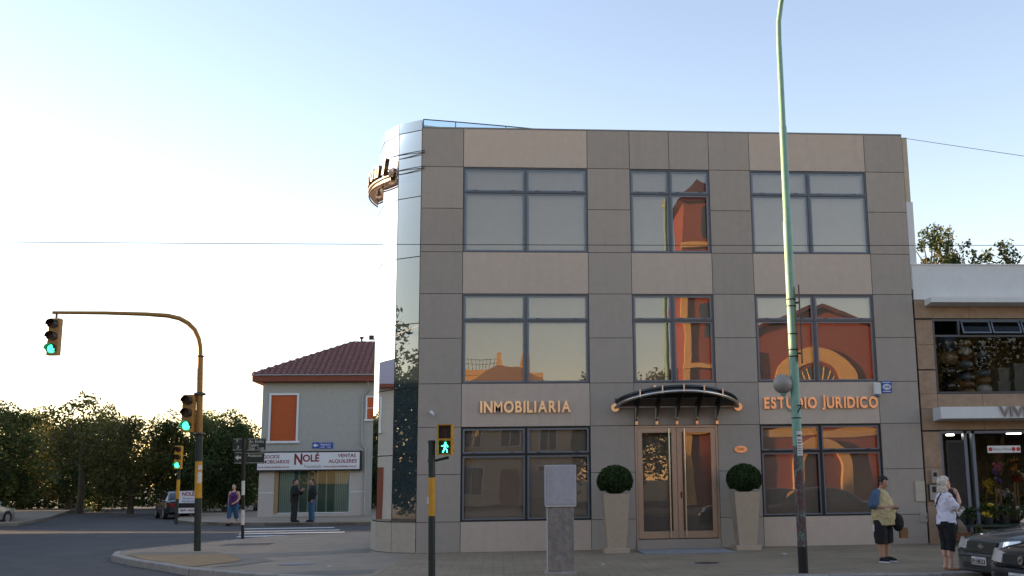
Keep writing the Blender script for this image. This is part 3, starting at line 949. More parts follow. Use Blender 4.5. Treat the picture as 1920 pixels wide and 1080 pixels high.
# stone slabs
rnd = random.Random(2)
def slab(x0, x1, z0, z1):
    j = rnd.uniform(0, 0.006)
    MB().box(x0 + .004, x1 - .004, 0.0 + j, 0.08, z0 + .004, z1 - .004).build('stone_slab', M_stone, sp)
for z0, z1 in ((0, 0.9), (0.9, 1.8), (1.8, 2.66), (2.70, 3.22), (3.22, 3.58), (3.58, 4.16), (4.19, 4.8), (4.8, 5.42)):
    slab(0.0, 0.43, z0, z1)
x = 0.43
while x < LX:
    for z0, z1 in ((2.70, 3.22), (3.22, 3.58)):
        slab(x, min(x + 1.15, LX), z0, z1)
    x += 1.15
x = 0.0
while x < LX:
    slab(x, min(x + 1.4, LX), 5.46, 5.92)
    x += 1.4
bkm = MB().box(0.0, 0.43, 0.05, 0.3, 0, 5.9).box(0.43, LX, 0.051, 0.3, 2.68, 3.58).box(0.43, LX, 0.05, 0.3, 5.46, 5.92)
bkm.build('backing_wall', M_joint, sp)
M_dim = mat('shop_interior', (0.032, 0.028, 0.024), 0.9, var=0.3, scale=2)
MB().box(0.0, LX, 4.0, 4.1, 0, 6.8).build('back_wall', M_dim, sp)
MB().box(-0.03, 0.0, 0.3, 8.0, 0, 6.2).build('party_wall', M_dim, sp)
MB().box(0.0, LX, 0.3, 4.0, 2.95, 3.45).build('floor_slab', M_dim, sp)
MB().box(0.0, LX, 0.3, 8.0, 6.0, 6.15).build('roof_slab', M_dim, sp)
# upper display window
uw = MB().box(0.44, 0.50, 0.05, 0.16, 3.59, 5.45).box(0.50, LX, 0.05, 0.16, 3.59, 3.64).box(0.50, LX, 0.05, 0.16, 5.40, 5.45).box(0.50, LX, 0.05, 0.15, 5.0, 5.05).box(1.10, 1.15, 0.05, 0.15, 5.05, 5.40).build('display_window', M_frame, sp)
for x0, x1 in ((0.5, 2.0), (2.0, 3.6), (3.6, 5.2)):
    MB().add([(x0, 0.1, 3.64), (x1 - 0.01, 0.1, 3.64), (x1 - 0.01, 0.1, 5.0), (x0, 0.1, 5.0)], [(0, 1, 2, 3)]).build('pane', M_shopglass, uw)
for k in range(4):
    x0 = 1.18 + k * 0.78
    a = MB()
    for (p0, p1, q0, q1) in ((0, .74, 0, .035), (0, .74, .315, .35), (0, .035, .035, .315), (.705, .74, .035, .315)):
        a.box(p0, p1, -0.015, 0.015, -q1, -q0)
    o = a.build('vent_sash', M_sash, uw)
    o.location = (x0, 0.06, 5.40)
    o.rotation_euler = (R(-22), 0, 0)
    pz = MB().add([(0.035, 0, -0.315), (0.705, 0, -0.315), (0.705, 0, -0.035), (0.035, 0, -0.035)], [(0, 1, 2, 3)]).build('pane', M_shopglass, uw)
    pz.location = o.location
    pz.rotation_euler = o.rotation_euler
# lower door and shop window
ld = MB().box(0.44, 0.50, 0.04, 0.16, 0, 2.67).box(1.04, 1.12, 0.04, 0.16, 0, 2.67).box(1.24, 1.32, 0.04, 0.16, 0, 2.67).box(0.50, LX, 0.04, 0.16, 2.61, 2.67).build('shop_front', M_sash, sp)
dd = mat('door_dark', (0.03, 0.035, 0.04), 0.45, var=0.1)
MB().box(0.60, 1.04, 0.07, 0.12, 0.02, 2.45).build('door_leaf', dd, ld)
MB().box(0.50, 0.60, 0.10, 0.11, 0.02, 2.6).build('side_pane', M_shopglass, ld)
MB().box(0.64, 1.00, 0.062, 0.07, 0.9, 2.40).build('door_panel', M_dim, ld)
MB().add([(1.32, 0.1, 0.3), (5.5, 0.1, 0.3), (5.5, 0.1, 2.61), (1.32, 0.1, 2.61)], [(0, 1, 2, 3)]).build('pane', M_shopglass, ld)
MB().box(1.32, LX, 0.03, 0.2, 0.0, 0.3).build('stall_riser', M_stone, ld)
# projecting sign fascia
vb = thing('fascia_sign', 'white projecting fascia with grey metal letters reading VIVERO over the nursery door', 'sign', (12.2, 0.0, 3.08))
MB().loft([[(x, -0.5, -0.13), (x, -0.012, -0.17), (x, -0.012, 0.15), (x, -0.5, 0.15)] for x in (0.28, LX)], True, True).build('slab', M_white, vb)
text('lettering', 'VIVERO', 0.34, mat('letter_grey', (0.22, 0.2, 0.19), 0.35, metal=0.7), vb, (2.42, -0.53, 0.01), bold=0.02, extrude=0.012, width=1.35)
# lit lamps inside the shop
M_lamp = glow('lamp_light', (1.0, 0.95, 0.85), 6.0)
for i, (x, y, z, w_, lb) in enumerate(((13.1, 0.5, 2.58, 0.16, 'small lit ceiling spot just inside the nursery door'), (14.95, 0.9, 2.62, 0.35, 'lit ceiling lamp over the flowers in the nursery window'))):
    t = thing('ceiling_lamp', lb, 'lamp', (x, y, z))
    MB().box(-w_ / 2, w_ / 2, -0.05, 0.05, 0, 0.03).build('tube', M_lamp, t)
    MB().box(-w_ / 2 - .02, w_ / 2 + .02, -0.07, 0.07, 0.031, 0.06).build('housing', M_white, t)
# hanging banner
bn = thing('window_banner', 'narrow white banner with red discs hung in the nursery window', 'banner', (14.24, 0.04, 2.22))
MB().box(-0.42, 0.42, -0.012, 0, -0.085, 0.085).build('strip', M_signw, bn)
M_red = mat('red_print', (0.4, 0.03, 0.03), 0.5, var=0)
for x in (-0.35, 0.24, 0.36):
    MB().tube([(x, -0.013, 0), (x, -0.017, 0)], 0.05, 14).build('disc', M_red, bn)
text('lettering', 'Plantas y Flores', 0.1, M_grey_t, bn, (-0.06, -0.016, 0), bold=0.01, width=0.46)
# boxes on the wall
mb1 = thing('meter_box', 'small grey meter box with dark window on the stone pier', 'meter box', (12.41, 0, 1.58))
M_met = mat('meter_grey', (0.30, 0.27, 0.24), 0.5, var=0.1)
MB().cbox(-0.085, 0.085, -0.07, -0.006, -0.15, 0.15, 0.01).build('case', M_met, mb1)
MB().box(-0.045, 0.045, -0.076, -0.071, 0.0, 0.1).build('glazing', M_black, mb1)
mb2 = thing('meter_box', 'large dark framed meter box below the small one on the stone pier', 'meter box', (12.37, 0, 1.205))
MB().box(-0.135, 0.135, -0.05, -0.006, -0.205, 0.205).build('frame', M_darkmetal, mb2)
MB().box(-0.11, 0.11, -0.058, -0.051, -0.18, 0.18).build('case', M_met, mb2)
MB().box(-0.05, 0.04, -0.066, -0.059, 0.0, 0.14).build('glazing', M_black, mb2)
mb3 = thing('gas_cabinet', 'beige double metal cabinet door set on the rightmost grey pillar', 'cabinet', (12.03, 0, 1.24))
M_bg = mat('cabinet_beige', (0.40, 0.37, 0.30), 0.6, var=0.06)
MB().box(-0.12, 0.12, -0.03, -0.004, 0.004, 0.24).build('door', M_bg, mb3)
MB().box(-0.12, 0.12, -0.03, -0.004, -0.24, -0.004).build('door', M_bg, mb3)
mb4 = thing('wall_hatch', 'small grey hatch cover low on the rightmost grey pillar', 'hatch', (12.08, 0, 0.62))
MB().box(-0.09, 0.09, -0.02, -0.004, -0.11, 0.11).build('cover', M_grayp, mb4)
MB().box(0.05, 0.07, -0.028, -0.021, -0.02, 0.02).build('catch', M_darkmetal, mb4)

# ---- pots stacked behind the upper window
PC = {'navy': (0.03, 0.055, 0.085), 'brown': (0.20, 0.12, 0.06), 'black': (0.012, 0.014, 0.018), 'cream': (0.33, 0.30, 0.25), 'red': (0.11, 0.02, 0.018), 'blue grey': (0.10, 0.14, 0.18), 'white': (0.5, 0.5, 0.48)}
def pot(x, z, r, h, c, lb):
    t = thing('ceramic_pot', lb, 'pot', (x, 0.55, z), 0, 'glazed pots stacked in the upper nursery window')
    MB().lathe([(r * 0.55, 0), (r * 0.85, h * 0.22), (r, h * 0.5), (r * 0.9, h * 0.78), (r * 0.62, h * 0.95)], n=20).build('body', mat('glaze_' + c, tuple(q * 0.9 for q in PC[c]), 0.15, var=0.15, scale=9, spec=0.6), t, 60)
    MB().lathe([(r * 0.60, h * 0.951), (r * 0.68, h * 0.97), (r * 0.66, h), (r * 0.5, h)], n=20, cap0=False).build('lip', MC['glaze_' + c], t, 60)
for x, r, cs in ((13.22, 0.25, [('black', .38), ('black', .36), ('brown', .34), ('navy', .42)]),
                 (13.66, 0.19, [('brown', .16), ('brown', .18), ('blue grey', .19), ('black', .13), ('blue grey', .19), ('red', .14), ('cream', .2), ('brown', .18)]),
                 (14.10, 0.20, [('white', .24), ('brown', .2), ('blue grey', .18), ('black', .24), ('navy', .22), ('black', .22)])):
    z = 3.60
    for i, (c, h) in enumerate(cs):
        cn = {13.22: 'left', 13.66: 'middle', 14.10: 'right'}[x]
        pot(x, z, r * (1 if i else 1.02), h, c, f'round {c} glazed pot, {["bottom", "second", "third", "fourth", "fifth", "sixth", "seventh", "eighth"][i]} from the sill in the {cn} pot stack')
        z += h * 1.0
M_cpot = mat('cement_pot', (0.17, 0.18, 0.165), 0.8, var=0.15, bump=0.2)
for i, (x0, x1, z0, z1, lb) in enumerate(((14.36, 14.70, 3.60, 3.92, 'wide grey square cement pot beside the round pot stacks'), (14.42, 14.70, 3.925, 4.26, 'small grey square cement pot on top of the wide one'),
                                          (14.80, 15.12, 3.60, 3.98, 'lower grey square cement pot at the right of the upper window'), (14.83, 15.10, 3.985, 4.36, 'upper grey square cement pot at the right of the upper window'))):
    t = thing('square_pot', lb, 'pot', ((x0 + x1) / 2, 0.5, z0), 0, 'square cement pots in the upper nursery window')
    a, b, h = (x1 - x0) / 2 * 0.85, (x1 - x0) / 2, z1 - z0
    MB().loft([[(-a, -a, 0), (a, -a, 0), (a, a, 0), (-a, a, 0)], [(-b, -b, h * .86), (b, -b, h * .86), (b, b, h * .86), (-b, b, h * .86)]], True, True).build('body', M_cpot, t)
    MB().box(-b - .015, b + .015, -b - .015, b + .015, h * .862, h).build('rim', M_cpot, t)

hs2 = thing('hanging_sign', 'small blue and white sign hanging from the nursery fascia at the right picture edge', 'sign', (14.86, -0.56, 3.0))
MB().box(-0.14, 0.14, -0.02, 0.02, -0.26, -0.02).build('panel', M_blue, hs2)
MB().box(-0.14, 0.14, -0.02, 0.02, -0.018, 0.06).build('top_panel', M_signw, hs2)
MB().plate([(-0.09, -0.2), (-0.02, -0.2), (-0.045, -0.175), (0.03, -0.1), (0.005, -0.075), (-0.07, -0.15), (-0.09, -0.13)], -0.024, -0.021).build('arrow', M_signw, hs2)
MB().tube([(0, 0.0, 0.06), (0, 0.03, 0.14)], 0.008, 6).build('hook', M_darkmetal, hs2)
# ================================================================== vegetation
def leaves(mb, c, rad, n, size, rnd, clumps=30, shell=0.55, cl=0.33, aspect=0.55):
    cs = []
    for _ in range(clumps):
        while True:
            v = Vector((rnd.uniform(-1, 1), rnd.uniform(-1, 1), rnd.uniform(-1, 1)))
            if shell < v.length < 1:
                break
        cs.append((v, cl * rnd.uniform(0.6, 1.25)))
    for _ in range(n):
        v, k = rnd.choice(cs)
        d = Vector((rnd.gauss(0, 1), rnd.gauss(0, 1), rnd.gauss(0, 1)))
        d = d.normalized() * (rnd.random() ** 0.4) * k
        q = v + d
        p = Vector((c[0] + q.x * rad[0], c[1] + q.y * rad[1], c[2] + q.z * rad[2]))
        a = Vector((rnd.gauss(0, 1), rnd.gauss(0, 1), rnd.gauss(0, 0.7))).normalized()
        b = a.cross(Vector((rnd.gauss(0, 1), rnd.gauss(0, 1), rnd.gauss(0, 1)))).normalized()
        s = size * rnd.uniform(0.6, 1.3)
        a, b = a * s, b * s * aspect
        mb.add([p - a, p - b * 0.9, p + a, p + b * 0.9], [(0, 1, 2, 3)])
    return mb

def make_tree(h, rx, rz, seed, n=5200, leaf=0.13, m=None, trunk=0.16, clear=0.3):
    rnd = random.Random(seed)
    root = empty('leafy_tree')
    cz = h - rz
    t = MB()
    top = (rnd.uniform(-.3, .3), rnd.uniform(-.3, .3), cz)
    t.tube([(0, 0, -0.05), (0.03, 0, h * clear * .5), (top[0] * .4, top[1] * .4, h * clear), top], [trunk * 1.25, trunk, trunk * .8, trunk * .35], 8)
    for i in range(8):
        a = i * 2.4 + rnd.random()
        b = Vector((top[0] * .4, top[1] * .4, h * clear * rnd.uniform(.8, 1.3)))
        e = Vector((math.cos(a) * rx * .75, math.sin(a) * rx * .75, cz + rz * rnd.uniform(-.5, .6)))
        mid = b.lerp(e, .5) + Vector((0, 0, .35))
        t.tube([b, mid, e], [trunk * .5, trunk * .3, trunk * .1], 6)
    t.build('trunk', M_bark, root, 60)
    mb = leaves(MB(), (0, 0, cz), (rx, rx, rz), n, leaf, rnd, 46, 0.35, 0.34)
    mb.build('crown', m or M_leaf, root)
    return root
TR = {}
def tree(kind, x, y, s, rz, label, group, sz=1.0):
    if kind not in TR:
        TR[kind] = {'a': lambda: make_tree(6.0, 2.7, 2.75, 1, 20000, 0.10, M_leaf, clear=.2), 'b': lambda: make_tree(6.0, 2.4, 2.85, 2, 20000, 0.10, M_leafd, clear=.18),
                    'c': lambda: make_tree(6.0, 2.5, 2.6, 3, 13000, 0.09, M_leafy, clear=.22), 'd': lambda: make_tree(6.0, 2.0, 1.9, 4, 3200, 0.11, M_leafy, clear=0.4)}[kind]()
        r = TR[kind]
    else:
        r = copy_tree(TR[kind])
    r.location = (x, y, 0)
    r.scale = (s, s, s * sz)
    r.rotation_euler = (0, 0, rz)
    return tag(r, label, 'tree', group)
tree('b', -14.3, 41.5, 0.92, 0.3, 'dense dark green tree behind the walking woman, nearest the grey house', 'street trees across the junction')
tree('a', -17.2, 44.0, 1.0, 1.1, 'broad olive green tree between the two traffic lights', 'street trees across the junction')
tree('c', -20.3, 42.5, 1.04, 2.0, 'loose yellow green tree above the far traffic light', 'street trees across the junction')
tree('a', -18.0, 52.0, 1.05, 4.0, 'green tree rising behind the broad olive tree', 'street trees across the junction')
tree('d', -24.2, 45.0, 1.2, 0.5, 'sparse feathery tree left of the mast traffic light', 'street trees across the junction')
tree('b', -25.5, 52.0, 1.1, 3.0, 'dark tree behind the sparse feathery tree', 'street trees across the junction')
tree('c', -29.0, 56.0, 1.15, 2.5, 'yellow green tree near the left end of the far row', 'street trees across the junction')
tree('a', -34.0, 60.0, 1.2, 5.0, 'big green tree at the far left of the row', 'street trees across the junction')
tree('b', -13.0, 56.0, 0.9, 5.5, 'small dark tree down the street left of the grey house', 'street trees across the junction')
tree('a', -23.6, 31.5, 0.95, 0.9, 'round green tree added before the cream house to block low sun', 'street trees across the junction')  # this tree and the next are added to keep sun off the road
tree('b', -26.0, 28.6, 0.95, 2.2, 'dark tree added left of the round green tree to block low sun', 'street trees across the junction')
# trees left of the view: mirrored ones, then unseen ones added for shade
for i, (k, x, y, s) in enumerate((('b', -24, -6.5, 1.5), ('a', -25.5, -13, 1.65), ('b', -22.5, 0.5, 1.2), ('a', -28, -20, 1.35), ('b', -27, -28, 1.35), ('a', -23, -35, 1.7), ('b', -32, -36, 1.8))):
    tree(k, x, y, s, i * 1.3, ['tall dark tree mirrored in the first glass strip', 'tall broad tree left of the mirrored dark tree', 'shorter dark tree across the junction, mirrored low in the glass', 'broad tree in the middle of the left street row', 'dark tree added past the middle of the left row for shade', 'broad tree added near the far end of the left row for shade', 'tallest dark tree added at the far end of the left row for shade'][i], 'trees along the left street')
tree('b', -23.6, 19.2, 0.9, 1.0, 'dark tree added beside the mirrored shop house to block low sun', 'trees along the left street')  # added with the next tree to close a gap the sun came through
tree('b', -27.5, 26.2, 0.95, 2.0, 'dark tree added on the far side of the left side street to block low sun', 'trees along the left street')
for i, (x, y, s) in enumerate(((11.0, -52, 1.7), (7.5, -56, 1.6), (32.6, -38.5, 2.3), (42, -41, 2.4))):
    tree('c', x, y, s, i * 2.0, ['tree beside the red church, mirrored in the middle window', 'tree between the church and the tan house, seen mirrored', 'big tree at the right of the church, mirrored in the nursery window', 'big tree farther right beyond the church, seen mirrored'][i], 'trees by the church')

# shrubs growing on the roof terrace behind the white parapet
def shrub(x, y, z0, rx, rz, n, seed, m, label, stems=5, leaf=0.07):
    rnd = random.Random(seed)
    t = thing('roof_shrub', label, 'shrub', (x, y, z0), 0, 'shrubs behind the white parapet')
    s = MB()
    for i in range(stems):
        a = rnd.uniform(0, 6.28)
        s.tube([(0, 0, 0), (math.cos(a) * rx * .3, math.sin(a) * rx * .3, rz), (math.cos(a) * rx * .7, math.sin(a) * rx * .7, rz * rnd.uniform(1.3, 1.9))], [0.04, 0.025, 0.01], 5)
    s.build('stem', M_bark, t, 60)
    leaves(MB(), (0, 0, rz), (rx, rx, rz), n, leaf, rnd, 22, 0.2, 0.3).build('crown', m, t)
shrub(16.05, 8, 7.4, 0.75, 1.2, 1500, 5, M_leafd, 'arching dark shrub at the left end above the white parapet', 7)
shrub(16.75, 8.4, 7.6, 0.55, 1.25, 420, 6, M_leafy, 'thin yellowish shrub behind the arching dark one', 8, 0.06)
shrub(17.3, 8, 7.5, 0.55, 0.85, 700, 7, M_leaf, 'low green shrub in the middle above the white parapet', 6)
shrub(18.8, 8, 7.6, 0.75, 0.85, 1300, 8, M_leaf, 'rounded olive shrub at the right above the white parapet', 5)
shrub(17.9, 8.6, 7.6, 0.5, 0.55, 500, 9, M_leafd, 'small dark shrub between the low and the rounded shrub', 4)
shrub(20.2, 8.2, 7.5, 0.6, 0.7, 600, 10, M_leaf, 'green shrub at the right picture edge above the white parapet', 4)
struct(MB().box(12.6, 30, 6.0, 10, 6.2, 7.45).build('roof_terrace', M_hgrey))

# ---- clipped box balls in tall planters by the door
def planter(x, y, label, seed):
    t = thing('planter', label, 'planter', (x, y, 0), 0, 'tapered planters beside the entrance')
    def sq(h, z):
        return [(-h, -h, z), (h, -h, z), (h, h, z), (-h, h, z)]
    MB().loft([sq(0.285, 0), sq(0.285, 0.10), sq(0.275, 0.11)], True, True).build('plinth', M_plant, t)
    MB().loft([sq(0.205, 0.111), sq(0.30, 1.30), sq(0.27, 1.30), sq(0.265, 1.24)], True, True).build('pot', M_plant, t)
    rnd = random.Random(seed)
    b = MB().sph((0, 0, 1.58), 0.345, 0.345, 0.30, 18, 12)
    for _ in range(5200):
        d = Vector((rnd.gauss(0, 1), rnd.gauss(0, 1), rnd.gauss(0, 1))).normalized()
        if d.z < -0.62:
            continue
        r_ = rnd.uniform(0.94, 1.06)
        p = Vector((d.x * 0.39 * r_, d.y * 0.39 * r_, 1.58 + d.z * 0.34 * r_))
        a = (d + Vector((rnd.gauss(0, .7), rnd.gauss(0, .7), rnd.gauss(0, .7)))).normalized()
        w_ = a.cross(Vector((rnd.gauss(0, 1), rnd.gauss(0, 1), rnd.gauss(0, 1)))).normalized()
        s = rnd.uniform(0.014, 0.028)
        b.add([p - a * s, p - w_ * s * .7, p + a * s, p + w_ * s * .7], [(0, 1, 2, 3)])
    b.build('box_ball', M_box, t)
planter(4.53, -0.95, 'tall sand coloured planter with clipped ball left of the entrance door', 1)
planter(7.56, -0.72, 'tall sand coloured planter with clipped ball right of the entrance door', 2)
mt = thing('door_mat', 'flat grey slotted metal mat on the pavement before the entrance', 'mat', (6.07, -1.1, 0.004))
M_mat = mat('mat_grey', (0.16, 0.16, 0.17), 0.6, var=0.2, scale=8)
MB().box(-1.04, 1.04, -0.75, 0.75, 0.0, 0.008).build('tray', M_mat, mt)
for i in range(15):
    MB().box(-1.0, 1.0, -0.72 + i * 0.1, -0.66 + i * 0.1, 0.0085, 0.016).build('slat', mat('mat_slat', (0.25, 0.26, 0.28), 0.55, var=0.2), mt)

# ---- plants and flowers of the nursery
M_potb = mat('terracotta', (0.22, 0.09, 0.045), 0.8, var=0.15)
M_potk = mat('plastic_black', (0.02, 0.02, 0.02), 0.5, var=0)
M_yel = mat('yellow_plastic', (0.55, 0.36, 0.02), 0.5, var=0.1)
def potplant(x, y, z, rx, rz, n, seed, m, label, pm, group, fl=None, pr=0.11, ph=0.16):
    rnd = random.Random(seed)
    t = thing('potted_plant', label, 'plant', (x, y, z), 0, group)
    MB().lathe([(pr * .75, 0), (pr, ph * .85), (pr * 1.08, ph * .86), (pr * 1.08, ph)], n=14).build('pot', pm, t, 40)
    leaves(MB(), (0, 0, ph + rz * .8), (rx, rx, rz), n, 0.045, rnd, 12, 0.1, 0.4).build('foliage', m, t)
    if fl:
        leaves(MB(), (0, 0, ph + rz * 1.0), (rx * .9, rx * .9, rz * .8), n // 4, 0.05, rnd, 6, 0.5, 0.3, 0.9).build('blossom', fl, t)
tb = thing('plant_table', 'long dark green metal table of plants along the nursery front', 'table', (12.35, -0.75, 0))
M_tgreen = mat('table_green', (0.012, 0.03, 0.024), 0.5, var=0.1)
MB().box(0, 5.0, -0.3, 0.3, 0.42, 0.46).build('table_top', M_tgreen, tb)
for x in (0.03, 0.55, 2.4, 4.9):
    for y in (-0.27, 0.27):
        MB().box(x - .02, x + .02, y - .02, y + .02, 0, 0.42).build('leg', M_tgreen, tb)
MB().box(0.03, 4.9, -0.28, -0.26, 0.08, 0.11).build('rail', M_tgreen, tb)
FM = {k: mat('flower_' + k, v, 0.6, var=0.1) for k, v in dict(white=(0.6, 0.58, 0.55), pink=(0.45, 0.12, 0.22), orange=(0.5, 0.16, 0.02), red=(0.35, 0.02, 0.03), violet=(0.2, 0.12, 0.4), yellow=(0.5, 0.36, 0.03)).items()}
G1 = 'potted plants on the nursery table'
for i, (x, rx, rz, fl, lb) in enumerate(((12.55, .2, .2, 'white', 'white flowering plant at the left end of the nursery table'), (12.95, .16, .14, None, 'small green plant second on the nursery table'),
        (13.35, .2, .18, 'yellow', 'yellow flecked plant third on the nursery table'), (13.8, .2, .16, None, 'bushy green plant fourth on the nursery table'),
        (14.25, .18, .15, 'white', 'low white flowering plant fifth on the nursery table'), (14.7, .22, .24, None, 'tall leafy plant sixth on the nursery table'), (15.2, .2, .2, 'pink', 'pink flowering plant at the right of the nursery table'))):
    potplant(x, -0.75 + (i % 2) * .12, 0.461, rx, rz, 320, 40 + i, M_leafd if i % 2 else M_leaf, lb, M_potk, G1, FM[fl] if fl else None)
potplant(12.85, -1.25, 0.0, .2, .16, 320, 60, M_leaf, 'green plant in a yellow tub on the pavement below the nursery table', M_yel, None, None, 0.16, 0.17)
ct = thing('wooden_crate', 'terracotta coloured crate under the left end of the nursery table', 'crate', (12.65, -0.7, 0.11))
MB().box(-0.2, 0.2, -0.16, 0.16, 0.0, 0.02).build('base', M_potb, ct)
for y in (-.16, .145):
    for z in (0.021, 0.11):
        MB().box(-0.2, 0.2, y, y + .015, z, z + .075).build('slat', M_potb, ct)
for x in (-.2, .185):
    MB().box(x, x + .015, -.144, .144, 0.021, 0.185).build('side', M_potb, ct)
G2 = 'flowers in the nursery window'
for i, (x, y, z, fl, rx, rz, lb) in enumerate(((14.3, .55, 1.75, 'pink', .17, .2, 'pink and violet bunch high in the nursery window'), (14.2, .6, 1.5, 'violet', .16, .18, 'violet bunch below the pink one in the nursery window'),
        (14.65, .5, 1.85, 'orange', .13, .16, 'orange bunch right of the pink one in the nursery window'), (14.75, .55, 1.5, 'red', .15, .15, 'red bunch under the orange one in the nursery window'),
        (14.95, .6, 1.55, 'white', .17, .2, 'white bunch at the right of the nursery window'), (13.95, .6, 1.2, 'yellow', .2, .3, 'yellow flecked greenery low at the left of the nursery window'),
        (14.5, .7, 1.0, 'white', .25, .3, 'white flecked greenery low in the middle of the nursery window'), (15.1, .6, 1.0, 'orange', .25, .3, 'orange flecked greenery low at the right of the nursery window'))):
    t = thing('flower_bunch', lb, 'flowers', (x, y, z), 0, G2)
    rnd = random.Random(70 + i)
    MB().tube([(0, 0, -(z - .5)), (0.02, 0, 0)], [0.03, 0.02], 6).build('stem', mat('stem_straw', (0.25, 0.17, 0.07), 0.8), t)
    leaves(MB(), (0, 0, 0), (rx, rx, rz), 260, 0.04, rnd, 10, 0.1, 0.4).build('foliage', M_leaf, t)
    leaves(MB(), (0, -.03, 0.03), (rx, rx, rz), 220, 0.035, rnd, 8, 0.3, 0.3, .9).build('blossom', FM[fl], t)
MB().box(13.7, 22, 0.3, 1.2, 0.0, 0.5).build('display_step', M_dim, sp).location = (-12.2, 0, 0)

# ================================================================== houses and church round about (seen mirrored and at the left, some added to block sun)
M_oran = mat('ochre_paint', (0.66, 0.40, 0.15), 0.8, var=0.08, scale=3, stain=0.15)
M_redw = mat('brick_red_paint', (0.25, 0.06, 0.038), 0.8, var=0.1, scale=3, stain=0.2)
M_cream = mat('cream_render', (0.5, 0.42, 0.3), 0.85, var=0.1, scale=2, stain=0.2)
M_wdark = glass('dark_pane', (0, 0, 0), 0.1, opaque=(0.015, 0.016, 0.018))
def house(name, label, x, y, rz, w, d, h, rh, wm, rm, wins, doors=(), cat='house', over=0.35):
    t = thing(name, label, cat, (x, y, 0), rz)
    MB().box(-w / 2, w / 2, 0.0, d, 0, h).build('wall', wm, t)
    rd = min(w, d) / 2
    o = over
    if rh > 0:
        MB().add([(-w / 2 - o, -o, h), (w / 2 + o, -o, h), (w / 2 + o, d + o, h), (-w / 2 - o, d + o, h), (-w / 2 + rd, d / 2, h + rh), (w / 2 - rd, d / 2, h + rh)],
                 [(0, 1, 5, 4), (1, 2, 5), (2, 3, 4, 5), (3, 0, 4), (3, 2, 1, 0)]).build('roof', rm, t)
        MB().box(-w / 2 - o - .02, w / 2 + o + .02, -o - .03, -o, h - 0.14, h + .02).build('fascia', M_fascia, t)
    else:
        MB().box(-w / 2 - .1, w / 2 + .1, -.1, d + .1, h, h + 0.4).build('parapet', wm, t)
    for (wx, wz, ww, wh) in wins:
        f = MB().box(wx - ww / 2 - .08, wx - ww / 2, -.05, 0.0, wz, wz + wh).box(wx + ww / 2, wx + ww / 2 + .08, -.05, 0.0, wz, wz + wh).box(wx - ww / 2 - .08, wx + ww / 2 + .08, -.05, 0.0, wz + wh, wz + wh + .08).build('window', M_trim, t)
        MB().box(wx - ww / 2, wx + ww / 2, -.02, -.004, wz, wz + wh).build('pane', M_wdark, f)
        MB().box(wx - .025, wx + .025, -.04, -.021, wz, wz + wh).build('glazing_bar', M_trim, f)
        MB().box(wx - ww / 2 - .12, wx + ww / 2 + .12, -.1, 0.0, wz - .08, wz - .002).build('sill', M_trim, f)
    for (wx, ww, wh) in doors:
        dd_ = MB().box(wx - ww / 2, wx + ww / 2, -.03, -.003, 0, wh).build('door', M_fascia, t)
        MB().sph((wx + ww * .4, -.05, wh * .47), .03).build('handle', M_steel, dd_)
    return t
Hw = [(-2.6, 3.9, 1.1, 1.5), (0, 3.9, 1.1, 1.5), (2.6, 3.9, 1.1, 1.5), (-2.6, 0.9, 1.4, 1.5), (2.6, 0.9, 1.4, 1.5)]
hA = house('corner_shop_house', 'pale two storey shop house with red tiled roof mirrored in the glass corner', -21.0, 13.5, PI / 2, 8.5, 8, 6.0, 1.9, M_hstone, M_rooft, Hw, [(0, 1.2, 2.3)])
house('row_house', 'cream two storey house added left of the mirrored shop house to block low sun', -21.0, 4.6, PI / 2, 8.6, 9, 6.2, 1.6, M_cream, M_rooft, Hw, [(0, 1.2, 2.3)])  # added out of view so the near pavement stays in shade
house('row_house', 'cream two storey house with hipped roof added at the left picture edge to block low sun', -30.5, 33.0, R(62), 11.0, 8, 6.4, 2.0, M_cream, M_rooft, Hw, [(0, 1.1, 2.2)])  # added at the frame edge to keep sun off the far kerb
house('row_house', 'grey rendered house added behind the trees at the far left to block low sun', -40.0, 47.0, R(50), 12.0, 8, 7.5, 2.0, M_hgrey, M_rooft, Hw, [(0, 1.1, 2.2)])  # further blocker added behind the row to shade the ground
oh = house('row_house', 'ochre flat roofed house across the road, mirrored in the left windows', 1.0, -56.0, PI, 8.0, 9, 9.6, 0, M_oran, M_rooft, [(-2.5, 6.4, 1.2, 1.6), (0, 6.4, 1.2, 1.6), (2.5, 6.4, 1.2, 1.6), (-2.5, 3.2, 1.2, 1.6), (2.5, 3.2, 1.2, 1.6)], [(0, 1.3, 2.3)], over=.2)
for x, w_, h_ in ((3.3, 0.9, 1.3), (-1.0, 0.45, 1.5), (-2.8, 0.4, 1.4)):
    MB().box(x - w_ / 2, x + w_ / 2, 0.2, 1.6, 10.0, 10.0 + h_).build('roof_pier', M_oran, oh)
for k in range(12):
    MB().tube([(-0.6 + k * 0.3, 0.15, 10.0), (-0.6 + k * 0.3, 0.15, 10.95)], 0.02, 5).build('rail_post', M_darkmetal, oh)
for z in (10.5, 10.95):
    MB().tube([(-0.75, 0.15, z), (2.85, 0.15, z)], 0.022, 5).build('rail', M_darkmetal, oh)
MB().box(-4.1, 4.1, -0.25, 0.0, 8.9, 9.15).build('string_course', M_cream, oh)
house('row_house', 'tan house with hipped roof across the road, mirrored in the left windows', 2.6, -48.0, PI, 8.5, 7, 7.4, 2.4, M_cream, mat('tan_roof', (0.36, 0.2, 0.1), 0.8, var=0.15), Hw, [(0, 1.2, 2.3)])
house('row_house', 'pale low house at the far left across the road, seen mirrored', -9.0, -46.0, PI, 9.0, 7, 5.5, 1.8, M_cream, M_rooft, Hw, [(0, 1.2, 2.3)])
